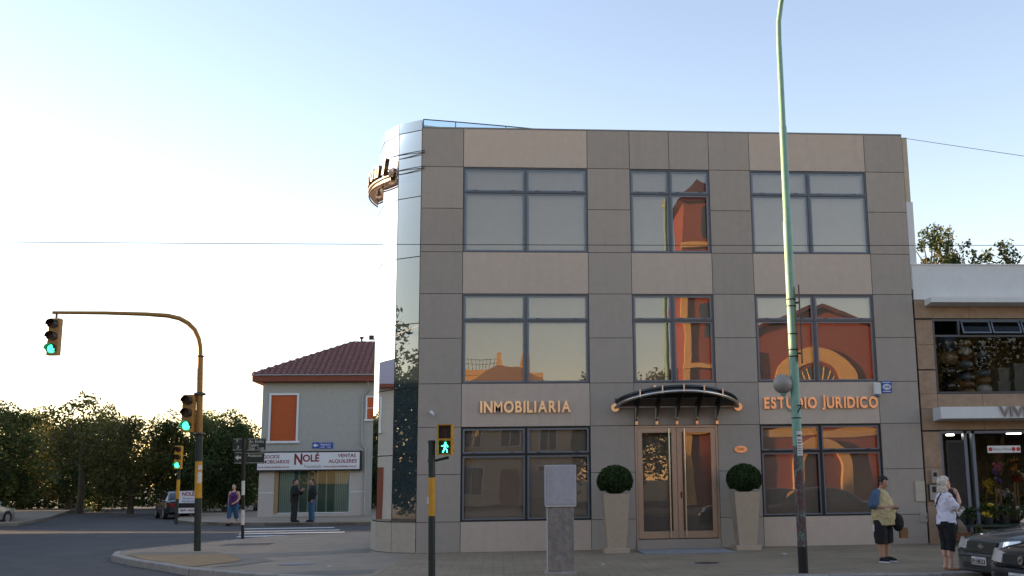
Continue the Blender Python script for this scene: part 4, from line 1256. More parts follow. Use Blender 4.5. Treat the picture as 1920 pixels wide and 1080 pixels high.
house('row_house', 'ochre house beyond the church, seen mirrored', 38.0, -50.0, PI, 11.0, 8, 7.0, 1.8, M_oran, M_rooft, Hw, [(0, 1.2, 2.3)])
struct(MB().box(-110, -19.0, -60, 20.5, -0.2, 0.0).build('pavement_left', M_conc))

# church: red gable front with a big ochre arch and a tall square tower, facing the office
ch = thing('church', 'red church with ochre arch and tall square tower facing the office, seen mirrored', 'church', (0, -42.0, 0))
def gpoly():
    return [(17.2, 0), (28.2, 0), (28.2, 10.3), (22.7, 12.5), (17.2, 10.3)]
MB().plate(gpoly(), -14.0, 0.0).build('wall', M_redw, ch)
for s_ in (0, 1):
    a, b = ((16.9, 10.25), (22.7, 12.62)) if s_ == 0 else ((28.5, 10.25), (22.7, 12.62))
    MB().loft([[(a[0], y, a[1]), (b[0], y, b[1]), (b[0], y, b[1] + .25), (a[0], y, a[1] + .25)] for y in (-14.3, 0.35)], True, True).build('roof', M_rooft, ch)
def archpoly(cx, cz, r0, r1, zb, n=20):
    o = [(cx + r1 * math.cos(PI * k / n), cz + r1 * math.sin(PI * k / n)) for k in range(n + 1)]
    i = [(cx + r0 * math.cos(PI * k / n), cz + r0 * math.sin(PI * k / n)) for k in range(n + 1)]
    q = []
    for k in range(n):
        q.append([o[k], o[k + 1], i[k + 1], i[k]])
    q.append([(cx + r0, zb), (cx + r1, zb), (cx + r1, cz), (cx + r0, cz)])
    q.append([(cx - r1, zb), (cx - r0, zb), (cx - r0, cz), (cx - r1, cz)])
    return q
def archmesh(name, cx, cz, r0, r1, zb, y0, y1, m):
    mb = MB()
    for q in archpoly(cx, cz, r0, r1, zb):
        mb.loft([[(x, y, z) for x, z in q] for y in (y0, y1)], True, True)
    return mb.build(name, m, ch)
archmesh('arch', 22.4, 7.2, 1.75, 2.75, 5.2, 0.002, 0.25, M_oran)
archmesh('arch', 22.4, 7.2, 1.45, 1.74, 5.2, 0.003, 0.15, M_redw)
MB().plate([(20.95, 5.2), (23.85, 5.2)] + [(22.4 + 1.44 * math.cos(PI * k / 16), 7.2 + 1.44 * math.sin(PI * k / 16)) for k in range(17)], 0.06, 0.005).build('rose_window', M_wdark, ch)
for k in range(9):
    a = PI * (k + .5) / 9
    MB().tube([(22.4, 0.09, 5.9), (22.4 + 1.42 * math.cos(a), 0.09, 7.2 + 1.42 * math.sin(a))], 0.05, 6).build('tracery', M_oran, ch)
archmesh('porch_arch', 22.4, 2.3, 1.25, 1.95, 0.0, 0.004, 0.5, M_oran)
MB().plate([(21.15, 0), (23.65, 0), (23.65, 2.3), (22.4, 3.5), (21.15, 2.3)], 0.05, 0.006).build('door', M_fascia, ch)
for x in (17.9, 27.4):
    MB().box(x - .55, x + .55, 0.003, 0.35, 0, 9.8).build('pilaster', M_oran, ch)
MB().box(18.46, 26.84, 0.003, 0.16, 4.3, 4.75).build('cornice', M_oran, ch)
MB().box(13.6, 17.1, -3.6, 0.3, 0, 19.3).build('tower', M_redw, ch)
tw = MB().add([(13.2, -4, 19.3), (17.5, -4, 19.3), (17.5, .7, 19.3), (13.2, .7, 19.3), (15.35, -1.65, 21.6)], [(0, 1, 4), (1, 2, 4), (2, 3, 4), (3, 0, 4), (3, 2, 1, 0)])
tw.build('tower_roof', M_rooft, ch)
for x0, x1, z0, z1 in ((13.55, 14.0, 0.0, 15.0), (16.5, 17.15, 0, 15.0)):
    MB().box(x0, x1, 0.303, 0.5, z0, z1).build('tower_pilaster', M_oran, ch)
for z in (16.2, 8.6, 4.4):
    MB().box(13.5, 17.2, 0.303, 0.62, z, z + .35).build('tower_band', M_oran, ch)
MB().plate([(14.85, 16.9), (15.65, 16.9), (15.65, 18.6)] + [(15.25 + .4 * math.cos(PI * k / 10), 18.6 + .4 * math.sin(PI * k / 10)) for k in range(1, 10)] + [(14.85, 18.6)], 0.34, 0.305).build('belfry_window', M_wdark, ch)
for z in (10.5, 5.6):
    MB().box(14.9, 15.6, 0.304, 0.34, z, z + 2.2).build('tower_window', M_wdark, ch)
    MB().box(15.9, 16.5, 0.304, 0.4, z - .5, z + 3.0).build('tower_panel', M_oran, ch)

# hedges added at the left to block low sun and horizon glow
def hedge(label, x, y, rz, ln, h, n, seed, leaf):
    hg = thing('light_block_hedge', label, 'hedge', (x, y, 0), rz)
    hm = MB()
    rnd = random.Random(seed)
    for _ in range(n):
        x, y, z = rnd.uniform(-ln / 2, ln / 2), rnd.uniform(-.5, .5), rnd.uniform(0.02, h)
        k = rnd.random()
        if k < .4:
            y = math.copysign(.5, y) * rnd.uniform(.9, 1.08)
        elif k < .55:
            z = h * rnd.uniform(.9, 1.06)
        a = Vector((rnd.gauss(0, 1), rnd.gauss(0, 1), rnd.gauss(0, 1))).normalized() * leaf * rnd.uniform(.7, 1.3)
        b = a.cross(Vector((rnd.gauss(0, 1), rnd.gauss(0, 1), rnd.gauss(0, 1)))).normalized() * leaf * .65
        p = Vector((x, y, z))
        hm.add([p - a, p - b, p + a, p + b], [(0, 1, 2, 3)])
    hm.build('foliage', M_leafd, hg)
    for k in range(int(ln)):
        MB().tube([(-ln / 2 + .5 + k, 0, 0), (-ln / 2 + .5 + k, .05, h * .7)], [.05, .02], 6).build('stem', M_bark, hg)
hedge('long clipped green hedge added before the cream house to block low sun', -24.3, 31.8, R(-73), 9.6, 2.3, 9000, 12, .08)
hedge('tall dark hedge added behind the far row of trees to block horizon glow', -27.0, 61.0, R(6), 34.0, 3.2, 26000, 13, .14)
# ================================================================== street furniture
M_ochre = mat('ochre_pole', (0.30, 0.15, 0.035), 0.5, var=0.15, scale=12)
L_off_r = mat('lens_red_off', (0.05, 0.012, 0.01), 0.25, var=0)
L_off_a = mat('lens_amber_off', (0.06, 0.03, 0.01), 0.25, var=0)
L_green = glow('lens_green_lit', (0.03, 0.75, 0.30), 1.6)
M_sticker = mat('paper_white', (0.6, 0.58, 0.55), 0.8, var=0.25, scale=20)

def signal_head(parent, x, y, z, s, housing, name='signal_head', yaw=0.0):
    h = empty(name, (x, y, z), yaw, parent)
    MB().cbox(-0.15 * s, 0.15 * s, -0.09 * s, 0.10 * s, 0, 0.96 * s, 0.02 * s).build('housing', housing, h)
    for i, m in enumerate((L_green, L_off_a, L_off_r)):
        cz = (0.16 + i * 0.32) * s
        MB().tube([(0, -0.095 * s, cz), (0, -0.115 * s, cz)], 0.105 * s, 20).build('lens', m, h, 40)
        v = MB()
        for k in range(18):
            a0, a1 = R(-35 + k * 250 / 18), R(-35 + (k + 1) * 250 / 18)
            r_ = 0.125 * s
            L0 = [(r_ * math.cos(a), -0.09 * s, cz + r_ * math.sin(a)) for a in (a0, a1)]
            L1 = [(r_ * math.cos(a), -0.27 * s if math.sin((a0 + a1) / 2) > -0.2 else -0.18 * s, cz + r_ * math.sin(a)) for a in (a0, a1)]
            v.add([L0[0], L0[1], L1[1], L1[0]], [(0, 1, 2, 3)])
        v.build('visor', M_black, h)
    return h

# mast traffic light on our corner
ml = thing('traffic_light', 'mast arm traffic light with green lit head on the near left corner', 'traffic light', (-5.57, 2.61, 0))
def mx_(z):
    return -0.036 * z
MB().tube([(0, 0, 0), (mx_(1.29), 0, 1.29)], [0.088, 0.086], 14).build('lower_pole', M_green_pole, ml, 50)
MB().tube([(mx_(1.29), 0, 1.29), (mx_(2.2), 0, 2.2)], 0.0885, 14).build('yellow_band', M_yellow, ml, 50)
MB().tube([(mx_(2.2), 0, 2.2), (mx_(2.92), 0, 2.92)], 0.086, 14).build('pole_sleeve', M_green_pole, ml, 50)
MB().tube([(mx_(2.92), 0, 2.92), (mx_(3.86), 0, 3.86)], 0.08, 14).build('middle_pole', M_ochre, ml, 50)
MB().lathe([(0.09, 0), (0.15, 0.015), (0.15, 0.05), (0.10, 0.08)], (mx_(3.86), 0, 3.86)).build('collar', M_darkmetal, ml, 40)
MB().lathe([(0.1, 0), (0.15, 0.015), (0.15, 0.04), (0.09, 0.06)], (mx_(2.88), 0, 2.86)).build('collar', M_darkmetal, ml, 40)
MB().tube([(mx_(3.92), 0, 3.92), (mx_(4.85), 0, 4.85)], 0.072, 14).build('upper_pole', M_ochre, ml, 50)
MB().lathe([(0.07, 0), (0.095, 0.01), (0.095, 0.04), (0.06, 0.05)], (mx_(4.85), 0, 4.84)).build('collar', M_darkmetal, ml, 40)
pts = [(-0.175, 0, 4.88), (-0.19, 0, 5.1), (-0.24, 0, 5.32), (-0.35, 0, 5.55), (-0.52, 0, 5.72), (-0.75, 0, 5.85), (-1.05, 0, 5.92), (-1.6, 0, 5.96), (-2.6, 0, 5.99), (-3.9, 0, 6.0)]
MB().tube(pts, [0.058] * 7 + [0.052, 0.046, 0.04], 12).build('mast_arm', M_ochre, ml, 60)
signal_head(ml, -0.36, -0.1, 2.93, 0.98, M_ochre, yaw=R(-8))
signal_head(ml, -3.8, -0.02, 4.9, 0.98, M_ochre, 'hanging_signal_head', yaw=R(-8))
MB().tube([(-3.8, 0, 5.86), (-3.8, 0, 6.0)], 0.03, 8).build('hanger', M_darkmetal, ml)
for x, z0, z1 in ((0.0, 1.65, 1.95), (0.02, 1.98, 2.12)):
    s = MB()
    for k in range(5):
        a0, a1 = R(-90 + k * 14), R(-90 + (k + 1) * 14)
        r_ = 0.092
        s.add([(r_ * math.cos(a0) + mx_(1.8), r_ * math.sin(a0), z0), (r_ * math.cos(a1) + mx_(1.8), r_ * math.sin(a1), z0 + .02), (r_ * math.cos(a1) + mx_(1.8), r_ * math.sin(a1), z1), (r_ * math.cos(a0) + mx_(1.8), r_ * math.sin(a0), z1 - .03)], [(0, 1, 2, 3)])
    s.build('sticker', M_sticker, ml)
# farther traffic light
ft = thing('traffic_light', 'small yellow traffic light with green lit lens on the far kerb before the trees', 'traffic light', (-12.55, 25.0, 0))
MB().tube([(0, 0, -0.1), (0, 0, 1.0)], 0.075, 12).build('lower_pole', M_green_pole, ft, 50)
MB().tube([(0, 0, 1.0), (0, 0, 1.86)], 0.078, 12).build('yellow_band', M_yellow, ft, 50)
MB().tube([(0, 0, 1.86), (0, 0, 3.3)], 0.07, 12).build('upper_pole', M_green_pole, ft, 50)
signal_head(ft, 0.0, -0.18, 2.33, 1.08, M_yellow, yaw=R(-6))

# striped street name pole
sn = thing('street_name_pole', 'black and white striped pole carrying dark street name plates on the corner', 'street sign', (-5.74, 8.1, 0))
M_wp = mat('pole_white', (0.6, 0.6, 0.58), 0.6, var=0.1)
zz = [0, 0.42, 0.86, 1.30, 1.72, 2.15, 3.0]
for i in range(6):
    MB().tube([(mx_(zz[i]) * .9, 0, zz[i]), (mx_(zz[i + 1]) * .9, 0, zz[i + 1])], 0.05, 12).build('band', M_black if i % 2 == 0 or i == 5 else M_wp, sn, 50)
M_plate = mat('plate_dark_green', (0.012, 0.022, 0.02), 0.4, var=0.15)
M_plt = mat('plate_letter', (0.5, 0.5, 0.47), 0.5, var=0.1)
for x0, x1, z0, z1, nm in ((-0.40, -0.12, 2.62, 2.99, 'left_plate'), (0.02, 0.58, 2.61, 2.99, 'name_plate'), (-0.34, -0.10, 2.23, 2.58, 'arrow_plate'), (0.0, 0.55, 2.23, 2.56, 'cross_name_plate')):
    p = MB().box(x0, x1, -0.075, -0.06, z0, z1).build(nm, M_plate, sn)
    MB().box(x0 + .015, x1 - .015, -0.078, -0.076, z0 + .015, z0 + .025).build('border', M_plt, p)
    MB().box(x0 + .015, x1 - .015, -0.078, -0.076, z1 - .025, z1 - .015).build('border', M_plt, p)
MB().box(-0.3, 0.4, -0.058, -0.04, 2.56, 2.61).build('bracket', M_black, sn)
for s_, x, z, h, w_ in (('Av. Emilio', 0.30, 2.89, 0.13, 0.44), ('Castro', 0.22, 2.78, 0.13, 0.28), ('7200   7100', 0.30, 2.67, 0.10, 0.46), ('Acassuso', 0.27, 2.47, 0.12, 0.42), ('7.', -0.26, 2.9, 0.10, 0.08), ('3', -0.24, 2.72, 0.12, 0.06)):
    text('lettering', s_, h, M_plt, sn, (x, -0.0785, z), bold=0.005, width=w_)
MB().plate([(-0.31, 2.41), (-0.22, 2.33), (-0.22, 2.38), (-0.13, 2.38), (-0.13, 2.44), (-0.22, 2.44), (-0.22, 2.49)], -0.080, -0.0765).build('arrow', M_plt, sn)

# estate agent pavement board
bo = thing('pavement_board', 'white estate agent board with red lettering standing on the far pavement', 'sign board', (-13.75, 31.0, 0))
MB().box(-0.45, 0.45, -0.03, 0.03, 0.22, 1.32).build('panel', M_signw, bo)
MB().box(-0.43, 0.43, -0.034, -0.031, 0.48, 0.72).build('stripe', M_black, bo)
text('lettering', 'NOLÉ', 0.26, M_signr, bo, (0.0, -0.036, 1.16), bold=0.03, width=0.6)
text('lettering', 'Estamos', 0.15, M_blue, bo, (0.0, -0.036, 0.95), bold=0.005, width=0.5, shear=.2)
text('lettering', 'Alquilando', 0.15, M_blue, bo, (0.0, -0.036, 0.81), bold=0.005, width=0.6, shear=.2)
text('lettering', '4641-4653', 0.17, M_signr, bo, (0.0, -0.036, 0.36), bold=0.02, width=0.7)
for x in (-0.42, 0.42):
    MB().box(x - .03, x + .03, -0.03, 0.03, 0, 1.3).build('leg', M_black, bo).location = (0, 0.062, 0)

# pedestrian signal on the near kerb
ps = thing('pedestrian_signal', 'dark green post with pedestrian signal showing a green walking figure', 'pedestrian signal', (0.76, -6.25, 0))
MB().tube([(0, 0, 0), (-0.015, 0, 1.03)], 0.06, 14).build('lower_post', M_green_pole, ps, 50)
MB().tube([(-0.015, 0, 1.03), (-0.022, 0, 1.69)], 0.0615, 14).build('yellow_band', M_yellow, ps, 50)
MB().tube([(-0.022, 0, 1.69), (-0.035, 0, 2.30)], 0.06, 14).build('upper_post', M_green_pole, ps, 50)
MB().lathe([(0.068, 0), (0.068, 0.04), (0.05, 0.05)], (-0.035, 0, 2.29)).build('post_cap', M_green_pole, ps, 40)
MB().tube([(-0.03, 0, 1.97), (0.10, -0.0, 2.0), (0.27, -0.02, 2.035)], 0.024, 8).build('bracket', M_green_pole, ps, 40)
MB().box(-0.095, -0.06, -0.02, 0.02, 1.95, 2.01).build('bracket_clamp', M_green_pole, ps)
MB().box(-0.10, -0.065, -0.03, 0.0, 1.24, 1.36).build('sticker', M_sticker, ps)
hd = empty('signal_head', (0.21, -0.03, 2.08), R(-4), ps)
for i, z in enumerate((0.0, 0.268)):
    MB().cbox(-0.135, 0.135, -0.06, 0.12, z, z + 0.255, 0.012).build('housing', M_yellow, hd)
    MB().box(-0.108, 0.108, -0.064, -0.061, z + 0.02, z + 0.235).build('screen', M_black, hd)
    f = MB().box(-0.125, -0.11, -0.16, -0.061, z + .02, z + .25).box(0.11, 0.125, -0.16, -0.061, z + .02, z + .25).box(-0.125, 0.125, -0.17, -0.061, z + .2505, z + .262)
    f.build('visor', M_yellow, hd)
    for zz_ in (z + .05, z + .19):
        for sx in (-1, 1):
            MB().box(sx * .145 - .012, sx * .145 + .012, -0.02, 0.02, zz_, zz_ + .03).build('hinge', M_yellow, hd)
M_walk = glow('walk_figure_green', (0.05, 0.9, 0.5), 2.2)
M_stop = mat('stop_figure_red', (0.09, 0.006, 0.006), 0.5, var=0)
wk = MB()
def bar(p, q, w_):
    wk.tube([(p[0], -0.068, p[1]), (q[0], -0.068, q[1])], w_, 6)
wk.sph((0.005, -0.068, 0.205), 0.015, 0.004, 0.017, 10, 6)
bar((0.003, 0.185), (-0.002, 0.115), 0.014)
bar((-0.002, 0.12), (-0.04, 0.04), 0.010)
bar((0.0, 0.12), (0.032, 0.085), 0.010)
bar((0.032, 0.085), (0.04, 0.04), 0.009)
bar((0.003, 0.178), (-0.035, 0.15), 0.008)
bar((-0.035, 0.15), (-0.06, 0.155), 0.007)
bar((0.003, 0.178), (0.038, 0.165), 0.008)
bar((0.038, 0.165), (0.05, 0.135), 0.007)
wk.build('walking_figure', M_walk, hd)
st = MB().sph((0.0, -0.067, 0.47), 0.016, 0.004, 0.018, 10, 6).box(-0.02, 0.02, -0.07, -0.066, 0.385, 0.45).box(-0.015, 0.015, -0.07, -0.066, 0.31, 0.384)
st.build('standing_figure', M_stop, hd)

# control cabinet on a concrete plinth
M_cab = mat('cabinet_grey', (0.36, 0.36, 0.38), 0.55, var=0.06, scale=10, stain=0.25, tint=(0.22, 0.2, 0.2))
M_plinth = mat('plinth_concrete', (0.22, 0.195, 0.175), 0.9, var=0.3, scale=7, bump=0.6, bscale=40, stain=0.5)
cb = thing('control_cabinet', 'grey street control cabinet on a rough concrete plinth in front of the left window', 'cabinet', (2.99, -6.25, 0))
MB().cbox(-0.225, 0.225, -0.19, 0.19, 0.05, 1.16, 0.012).build('plinth', M_plinth, cb)
MB().cbox(-0.275, 0.275, -0.24, 0.24, 0.0, 0.055, 0.01).build('plinth_base', M_kerb, cb)
MB().cbox(-0.27, 0.27, -0.22, 0.22, 1.185, 1.88, 0.012).build('case', M_cab, cb)
MB().box(-0.26, 0.26, -0.21, 0.21, 1.161, 1.184).build('case_foot', M_white, cb)
MB().box(-0.245, 0.245, -0.2265, -0.2205, 1.21, 1.85).build('door', M_cab, cb)
M_scrib = mat('scratch_mark', (0.2, 0.12, 0.13), 0.7, var=0)
rnd = random.Random(11)
for i in range(9):
    x, z = rnd.uniform(-.2, .18), rnd.uniform(1.26, 1.8)
    pts = [(x + k * .012, -0.2275, z + math.sin(k * 1.7 + i) * .012 * rnd.uniform(.4, 1)) for k in range(5)]
    MB().tube(pts, 0.0022, 5).build('scribble', M_scrib, cb)
MB().tube([(-0.235, -0.12, 0.06), (-0.235, -0.12, 1.15)], 0.012, 6).build('conduit', M_white, cb)

# tall teal lamp post
def lamp_mat():
    m = mat('teal_paint', (0.18, 0.335, 0.265), 0.45, var=0.1, scale=6, stain=0.2, tint=(0.1, 0.2, 0.16))
    return m
M_teal = lamp_mat()
M_torn = mat('torn_posters', (0.12, 0.17, 0.14), 0.85, var=0.5, scale=9, bump=0.5, bscale=30, stain=0.0)
nt = M_torn.node_tree
b_ = nt.nodes['Principled BSDF']
tc = [n for n in nt.nodes if n.type == 'TEX_COORD'][0]
vo = nt.nodes.new('ShaderNodeTexNoise')
vo.inputs['Scale'].default_value = 7
vo.inputs['Detail'].default_value = 7
vo.inputs['Roughness'].default_value = 0.8
mpn = nt.nodes.new('ShaderNodeMapping')
mpn.inputs['Scale'].default_value = (1.4, 1.4, 0.6)
nt.links.new(tc.outputs['Object'], mpn.inputs[0])
nt.links.new(mpn.outputs[0], vo.inputs['Vector'])
rp = nt.nodes.new('ShaderNodeValToRGB')
rp.color_ramp.interpolation = 'CONSTANT'
els = rp.color_ramp.elements
els[0].position, els[0].color = 0.0, (0.04, 0.05, 0.045, 1)
els[1].position, els[1].color = 0.40, (0.14, 0.2, 0.165, 1)
for p_, c_ in ((0.47, (0.07, 0.06, 0.06, 1)), (0.53, (0.16, 0.04, 0.04, 1)), (0.58, (0.09, 0.09, 0.085, 1)), (0.64, (0.42, 0.42, 0.4, 1)), (0.70, (0.12, 0.2, 0.16, 1))):
    e = els.new(p_)
    e.color = c_
nt.links.new(vo.outputs[0], rp.inputs[0])
nt.links.new(rp.outputs[0], b_.inputs['Base Color'])
lpst = thing('lamp_post', 'tall teal street lamp post with torn posters and black base on the kerb', 'lamp post', (7.09, -7.05, 0))
MB().tube([(0, 0, 0), (0, 0, 0.44)], 0.084, 18).build('black_base', mat('base_tar', (0.012, 0.011, 0.012), 0.6, var=0.3, bump=0.4), lpst, 50)
MB().tube([(0, 0, 0.44), (0, 0, 1.35), (0, 0, 2.15)], [0.083, 0.083, 0.0825], 18).build('poster_layer', M_torn, lpst, 50)
MB().tube([(0, 0, 2.15), (0, 0, 6.15)], [0.082, 0.079], 18).build('lower_shaft', M_teal, lpst, 50)
MB().tube([(0, 0, 6.15), (0, 0, 6.18), (0, 0, 7.95)], [0.079, 0.069, 0.066], 16).build('middle_shaft', M_teal, lpst, 50)
ap = [(0, 0, 7.95), (0, 0, 7.98), (0, 0, 9.0), (0, 0.005, 9.6), (0.01, 0.0, 10.0), (0.05, -0.08, 10.35), (0.11, -0.3, 10.72), (0.2, -0.75, 11.0), (0.3, -1.4, 11.08), (0.42, -2.1, 10.9)]
MB().tube(ap, [0.066, 0.055, 0.052, 0.049, 0.047, 0.046, 0.044, 0.038, 0.036, 0.034], 14).build('curved_arm', M_teal, lpst, 60)
lu = MB().loft([[(0.42 + math.cos(a) * w_ * .16, -2.1 - u * .62, 10.88 - u * .18 + math.sin(a) * h_ * .11) for a in [2 * PI * k / 14 for k in range(14)]] for u, w_, h_ in ((-.1, .3, .4), (.05, .7, .8), (.4, 1, 1), (.8, .85, .8), (1, .3, .3))], True, True)
lu.build('luminaire', M_met, lpst, 60)
MB().sph((0.42, -2.42, 10.72), 0.14, 0.24, 0.1).build('lamp_bowl', mat('bowl', (0.5, 0.42, 0.3), 0.2), lpst, 60)
for z in (3.70, 3.82, 4.60, 4.72, 2.62, 4.1):
    MB().lathe([(0.084, 0), (0.087, 0.004), (0.087, 0.018), (0.084, 0.022)], (0, 0, z), 18).build('strap', M_black, lpst, 50)
po = MB()
for k in range(6):
    a0, a1 = R(-112 + k * 13), R(-112 + (k + 1) * 13)
    r_ = 0.0845
    po.add([(r_ * math.cos(a0), r_ * math.sin(a0), 1.98), (r_ * math.cos(a1), r_ * math.sin(a1), 1.98), (r_ * math.cos(a1), r_ * math.sin(a1), 2.40), (r_ * math.cos(a0), r_ * math.sin(a0), 2.40)], [(0, 1, 2, 3)])
po.build('poster', M_sticker, lpst)
for k, (z, h_) in enumerate(((2.31, .05), (2.24, .025), (2.19, .03), (2.14, .02), (2.10, .02), (2.06, .02), (2.02, .015))):
    pr_ = MB()
    for q in range(5):
        a0, a1 = R(-106 + q * 12), R(-106 + (q + 1) * 12)
        r_ = 0.0857
        pr_.add([(r_ * math.cos(a0), r_ * math.sin(a0), z), (r_ * math.cos(a1), r_ * math.sin(a1), z), (r_ * math.cos(a1), r_ * math.sin(a1), z + h_ * .6), (r_ * math.cos(a0), r_ * math.sin(a0), z + h_ * .6)], [(0, 1, 2, 3)])
    pr_.build('poster_print', M_darkmetal, lpst)
text('painted_digit', '7', 0.2, M_black, lpst, (0.035, -0.0885, 2.78), bold=0.01, shear=0.15)
sg = thing('post_sign', 'tall narrow sign plate seen edge on, strapped to the lamp post', 'sign', (7.255, -7.0, 3.62))
o = MB().box(-0.013, 0.013, -0.24, 0.24, 0, 1.35).build('plate', mat('sign_back', (0.1, 0.075, 0.065), 0.6, var=0.1), sg)
sg.rotation_euler = (0, 0, R(-16))
for z in (0.14, 1.05):
    MB().box(-0.10, -0.014, -0.02, 0.02, z, z + .03).build('clamp', M_black, sg)
gl = thing('globe_lamp', 'frosted grey globe lamp on a curved bracket at the left of the lamp post', 'lamp', (6.88, -7.03, 3.23))
MB().sph((0, 0, 0), 0.172, None, None, 28, 18).build('globe', mat('globe_frost', (0.27, 0.25, 0.23), 0.35, var=0.08, scale=8), gl, 60)
MB().lathe([(0.05, -0.20), (0.055, -0.17), (0.04, -0.15)], n=14).build('fitter', M_teal, gl, 40)
MB().tube([(0.01, 0, -0.19), (0.015, 0, -0.32), (0.04, 0, -0.42), (0.09, 0, -0.475), (0.14, 0, -0.47)], 0.013, 8).build('bracket', M_teal, gl, 60)

# overhead wires
def wire(name, label, a, b, sag, r_=0.009):
    pts = []
    for i in range(31):
        u = i / 30
        p = Vector(a).lerp(Vector(b), u)
        pts.append((p.x, p.y, p.z - sag * 4 * u * (1 - u)))
    return tag(MB().tube(pts, r_, 5).build(name, M_black, None, 60), label, 'wire')
wire('overhead_wire', 'thin black overhead wire crossing in front of the top floor', (-32, -3, 6.75), (36, -3, 6.95), 0.25, 0.0075)
wire('service_cable', 'thin cable leaving the top right corner of the office', (12.15, -0.05, 10.12), (24.0, -11.5, 4.2), 0.05, 0.0065)
wire('overhead_wire', 'faint far wire running left from the grey house eave', (-10.4, 29.6, 6.9), (-40, 24, 7.8), 0.5, 0.012)
# ================================================================== people
cloth_tex = D.textures.new('cloth_folds', 'CLOUDS')
cloth_tex.noise_scale = 0.09
curl_tex = D.textures.new('hair_curls', 'CLOUDS')
curl_tex.noise_scale = 0.03
def remesh(o, vox, smooth=4, disp=0.0, tex=None):
    m = o.modifiers.new('remesh', 'REMESH')
    m.mode = 'VOXEL'
    m.voxel_size = vox
    m.use_smooth_shade = True
    s = o.modifiers.new('smooth', 'SMOOTH')
    s.iterations = smooth
    s.factor = 0.5
    if disp:
        d = o.modifiers.new('folds', 'DISPLACE')
        d.texture = tex or cloth_tex
        d.strength = disp
        d.mid_level = 0.5
    return o
def ell(c, rx, ry, n=20):
    return [(c[0] + rx * math.cos(2 * PI * k / n), c[1] + ry * math.sin(2 * PI * k / n), c[2]) for k in range(n)]
def torso(mb, prof):
    # prof: (z, rx, ry, y)
    return mb.loft([ell((p[4] if len(p) > 4 else 0, p[3], p[0]), p[1], p[2]) for p in prof], True, True)
def hand(mb, w, d, side, up, curl=0.5, s=1.0):
    w, d, side, up = Vector(w), Vector(d).normalized(), Vector(side).normalized(), Vector(up).normalized()
    pc = w + d * 0.05 * s
    mb.limb([w, pc, w + d * 0.085 * s], [0.026 * s, 0.036 * s, 0.034 * s], 10)
    for i, (o, l) in enumerate(((-0.028, .068), (-0.009, .078), (0.010, .072), (0.028, .056))):
        k = w + d * 0.085 * s + side * o * s
        d1 = (d * math.cos(curl) + up * -math.sin(curl))
        d2 = (d * math.cos(curl * 2.2) + up * -math.sin(curl * 2.2))
        mb.limb([k, k + d1 * l * .5 * s, k + d1 * l * .5 * s + d2 * l * .5 * s], [0.0105 * s, 0.0095 * s, 0.008 * s], 8)
    k = w + d * 0.03 * s + side * -0.03 * s
    t1 = (d * .6 - side * .7 - up * .3).normalized()
    t2 = (d * .9 - side * .2 - up * .4).normalized()
    mb.limb([k, k + t1 * .035 * s, k + t1 * .035 * s + t2 * .03 * s], [0.014 * s, 0.012 * s, 0.009 * s], 8)
def head(mb, c, pitch=0.0, s=1.0, nose=True):
    # head made about its own centre, then nodded by pitch (radians, forward positive)
    h = MB()
    h.sph((0, 0.008, 0.028), 0.075, 0.094, 0.088, 16, 10)
    h.sph((0, -0.022, -0.045), 0.058, 0.066, 0.062, 14, 8)
    h.sph((0, -0.062, -0.085), 0.028, 0.026, 0.024, 10, 6)
    h.tube([(0, -0.082, 0.015), (0, -0.108, -0.022), (0, -0.086, -0.034)], [0.009, 0.015, 0.011], 8)
    for sx in (-1, 1):
        h.sph((sx * 0.074, 0.012, -0.012), 0.012, 0.024, 0.033, 8, 6)
        h.sph((sx * 0.03, -0.07, -0.012), 0.022, 0.02, 0.018, 8, 6)
    h.tube([(-0.026, -0.083, -0.056), (0, -0.09, -0.055), (0.026, -0.083, -0.056)], 0.008, 6)
    M = Matrix.Translation(Vector(c)) @ Matrix.Rotation(pitch, 4, 'X') @ Matrix.Scale(s, 4)
    h.xf(M)
    mb.add(h.v, h.f)
    return M
def foot(mb, a, yaw=0.0, l=0.25):
    f = Vector((math.sin(yaw), -math.cos(yaw), 0))
    a = Vector(a)
    mb.limb([a + f * -0.03 + Vector((0, 0, -.02)), a + f * l * .35 + Vector((0, 0, -0.035)), a + f * l * .62 + Vector((0, 0, -.045))], [0.038, 0.036, 0.024], 10)
def shoe(name, t, a, yaw, m, sole, l=0.27):
    f = Vector((math.sin(yaw), -math.cos(yaw), 0))
    sd = Vector((f.y, -f.x, 0))
    a = Vector((a[0], a[1], 0))
    def ring(z, w, e0, e1):
        pts = []
        for k in range(16):
            q = 2 * PI * k / 16
            u = math.cos(q)
            pts.append(a + f * (u * (e1 if u > 0 else e0)) + sd * math.sin(q) * w * (1.0 - 0.18 * max(u, 0)) + Vector((0, 0, z)))
        return pts
    MB().loft([ring(0.026, .048, .07, .19), ring(.05, .05, .072, .19), ring(.075, .045, .07, .15), ring(.105, .04, .062, .06)], True, True).build(name, m, t, 50)
    MB().loft([ring(0.002, .05, .074, .195), ring(.025, .051, .075, .197)], True, True).build('sole', sole, t, 50)
def eyes(t, M, m=None):
    for sx in (-1, 1):
        p = M @ Vector((sx * 0.03, -0.088, -0.006))
        MB().sph(p, 0.0085, 0.006, 0.006, 8, 6).build('eye', M_black, t, 60)

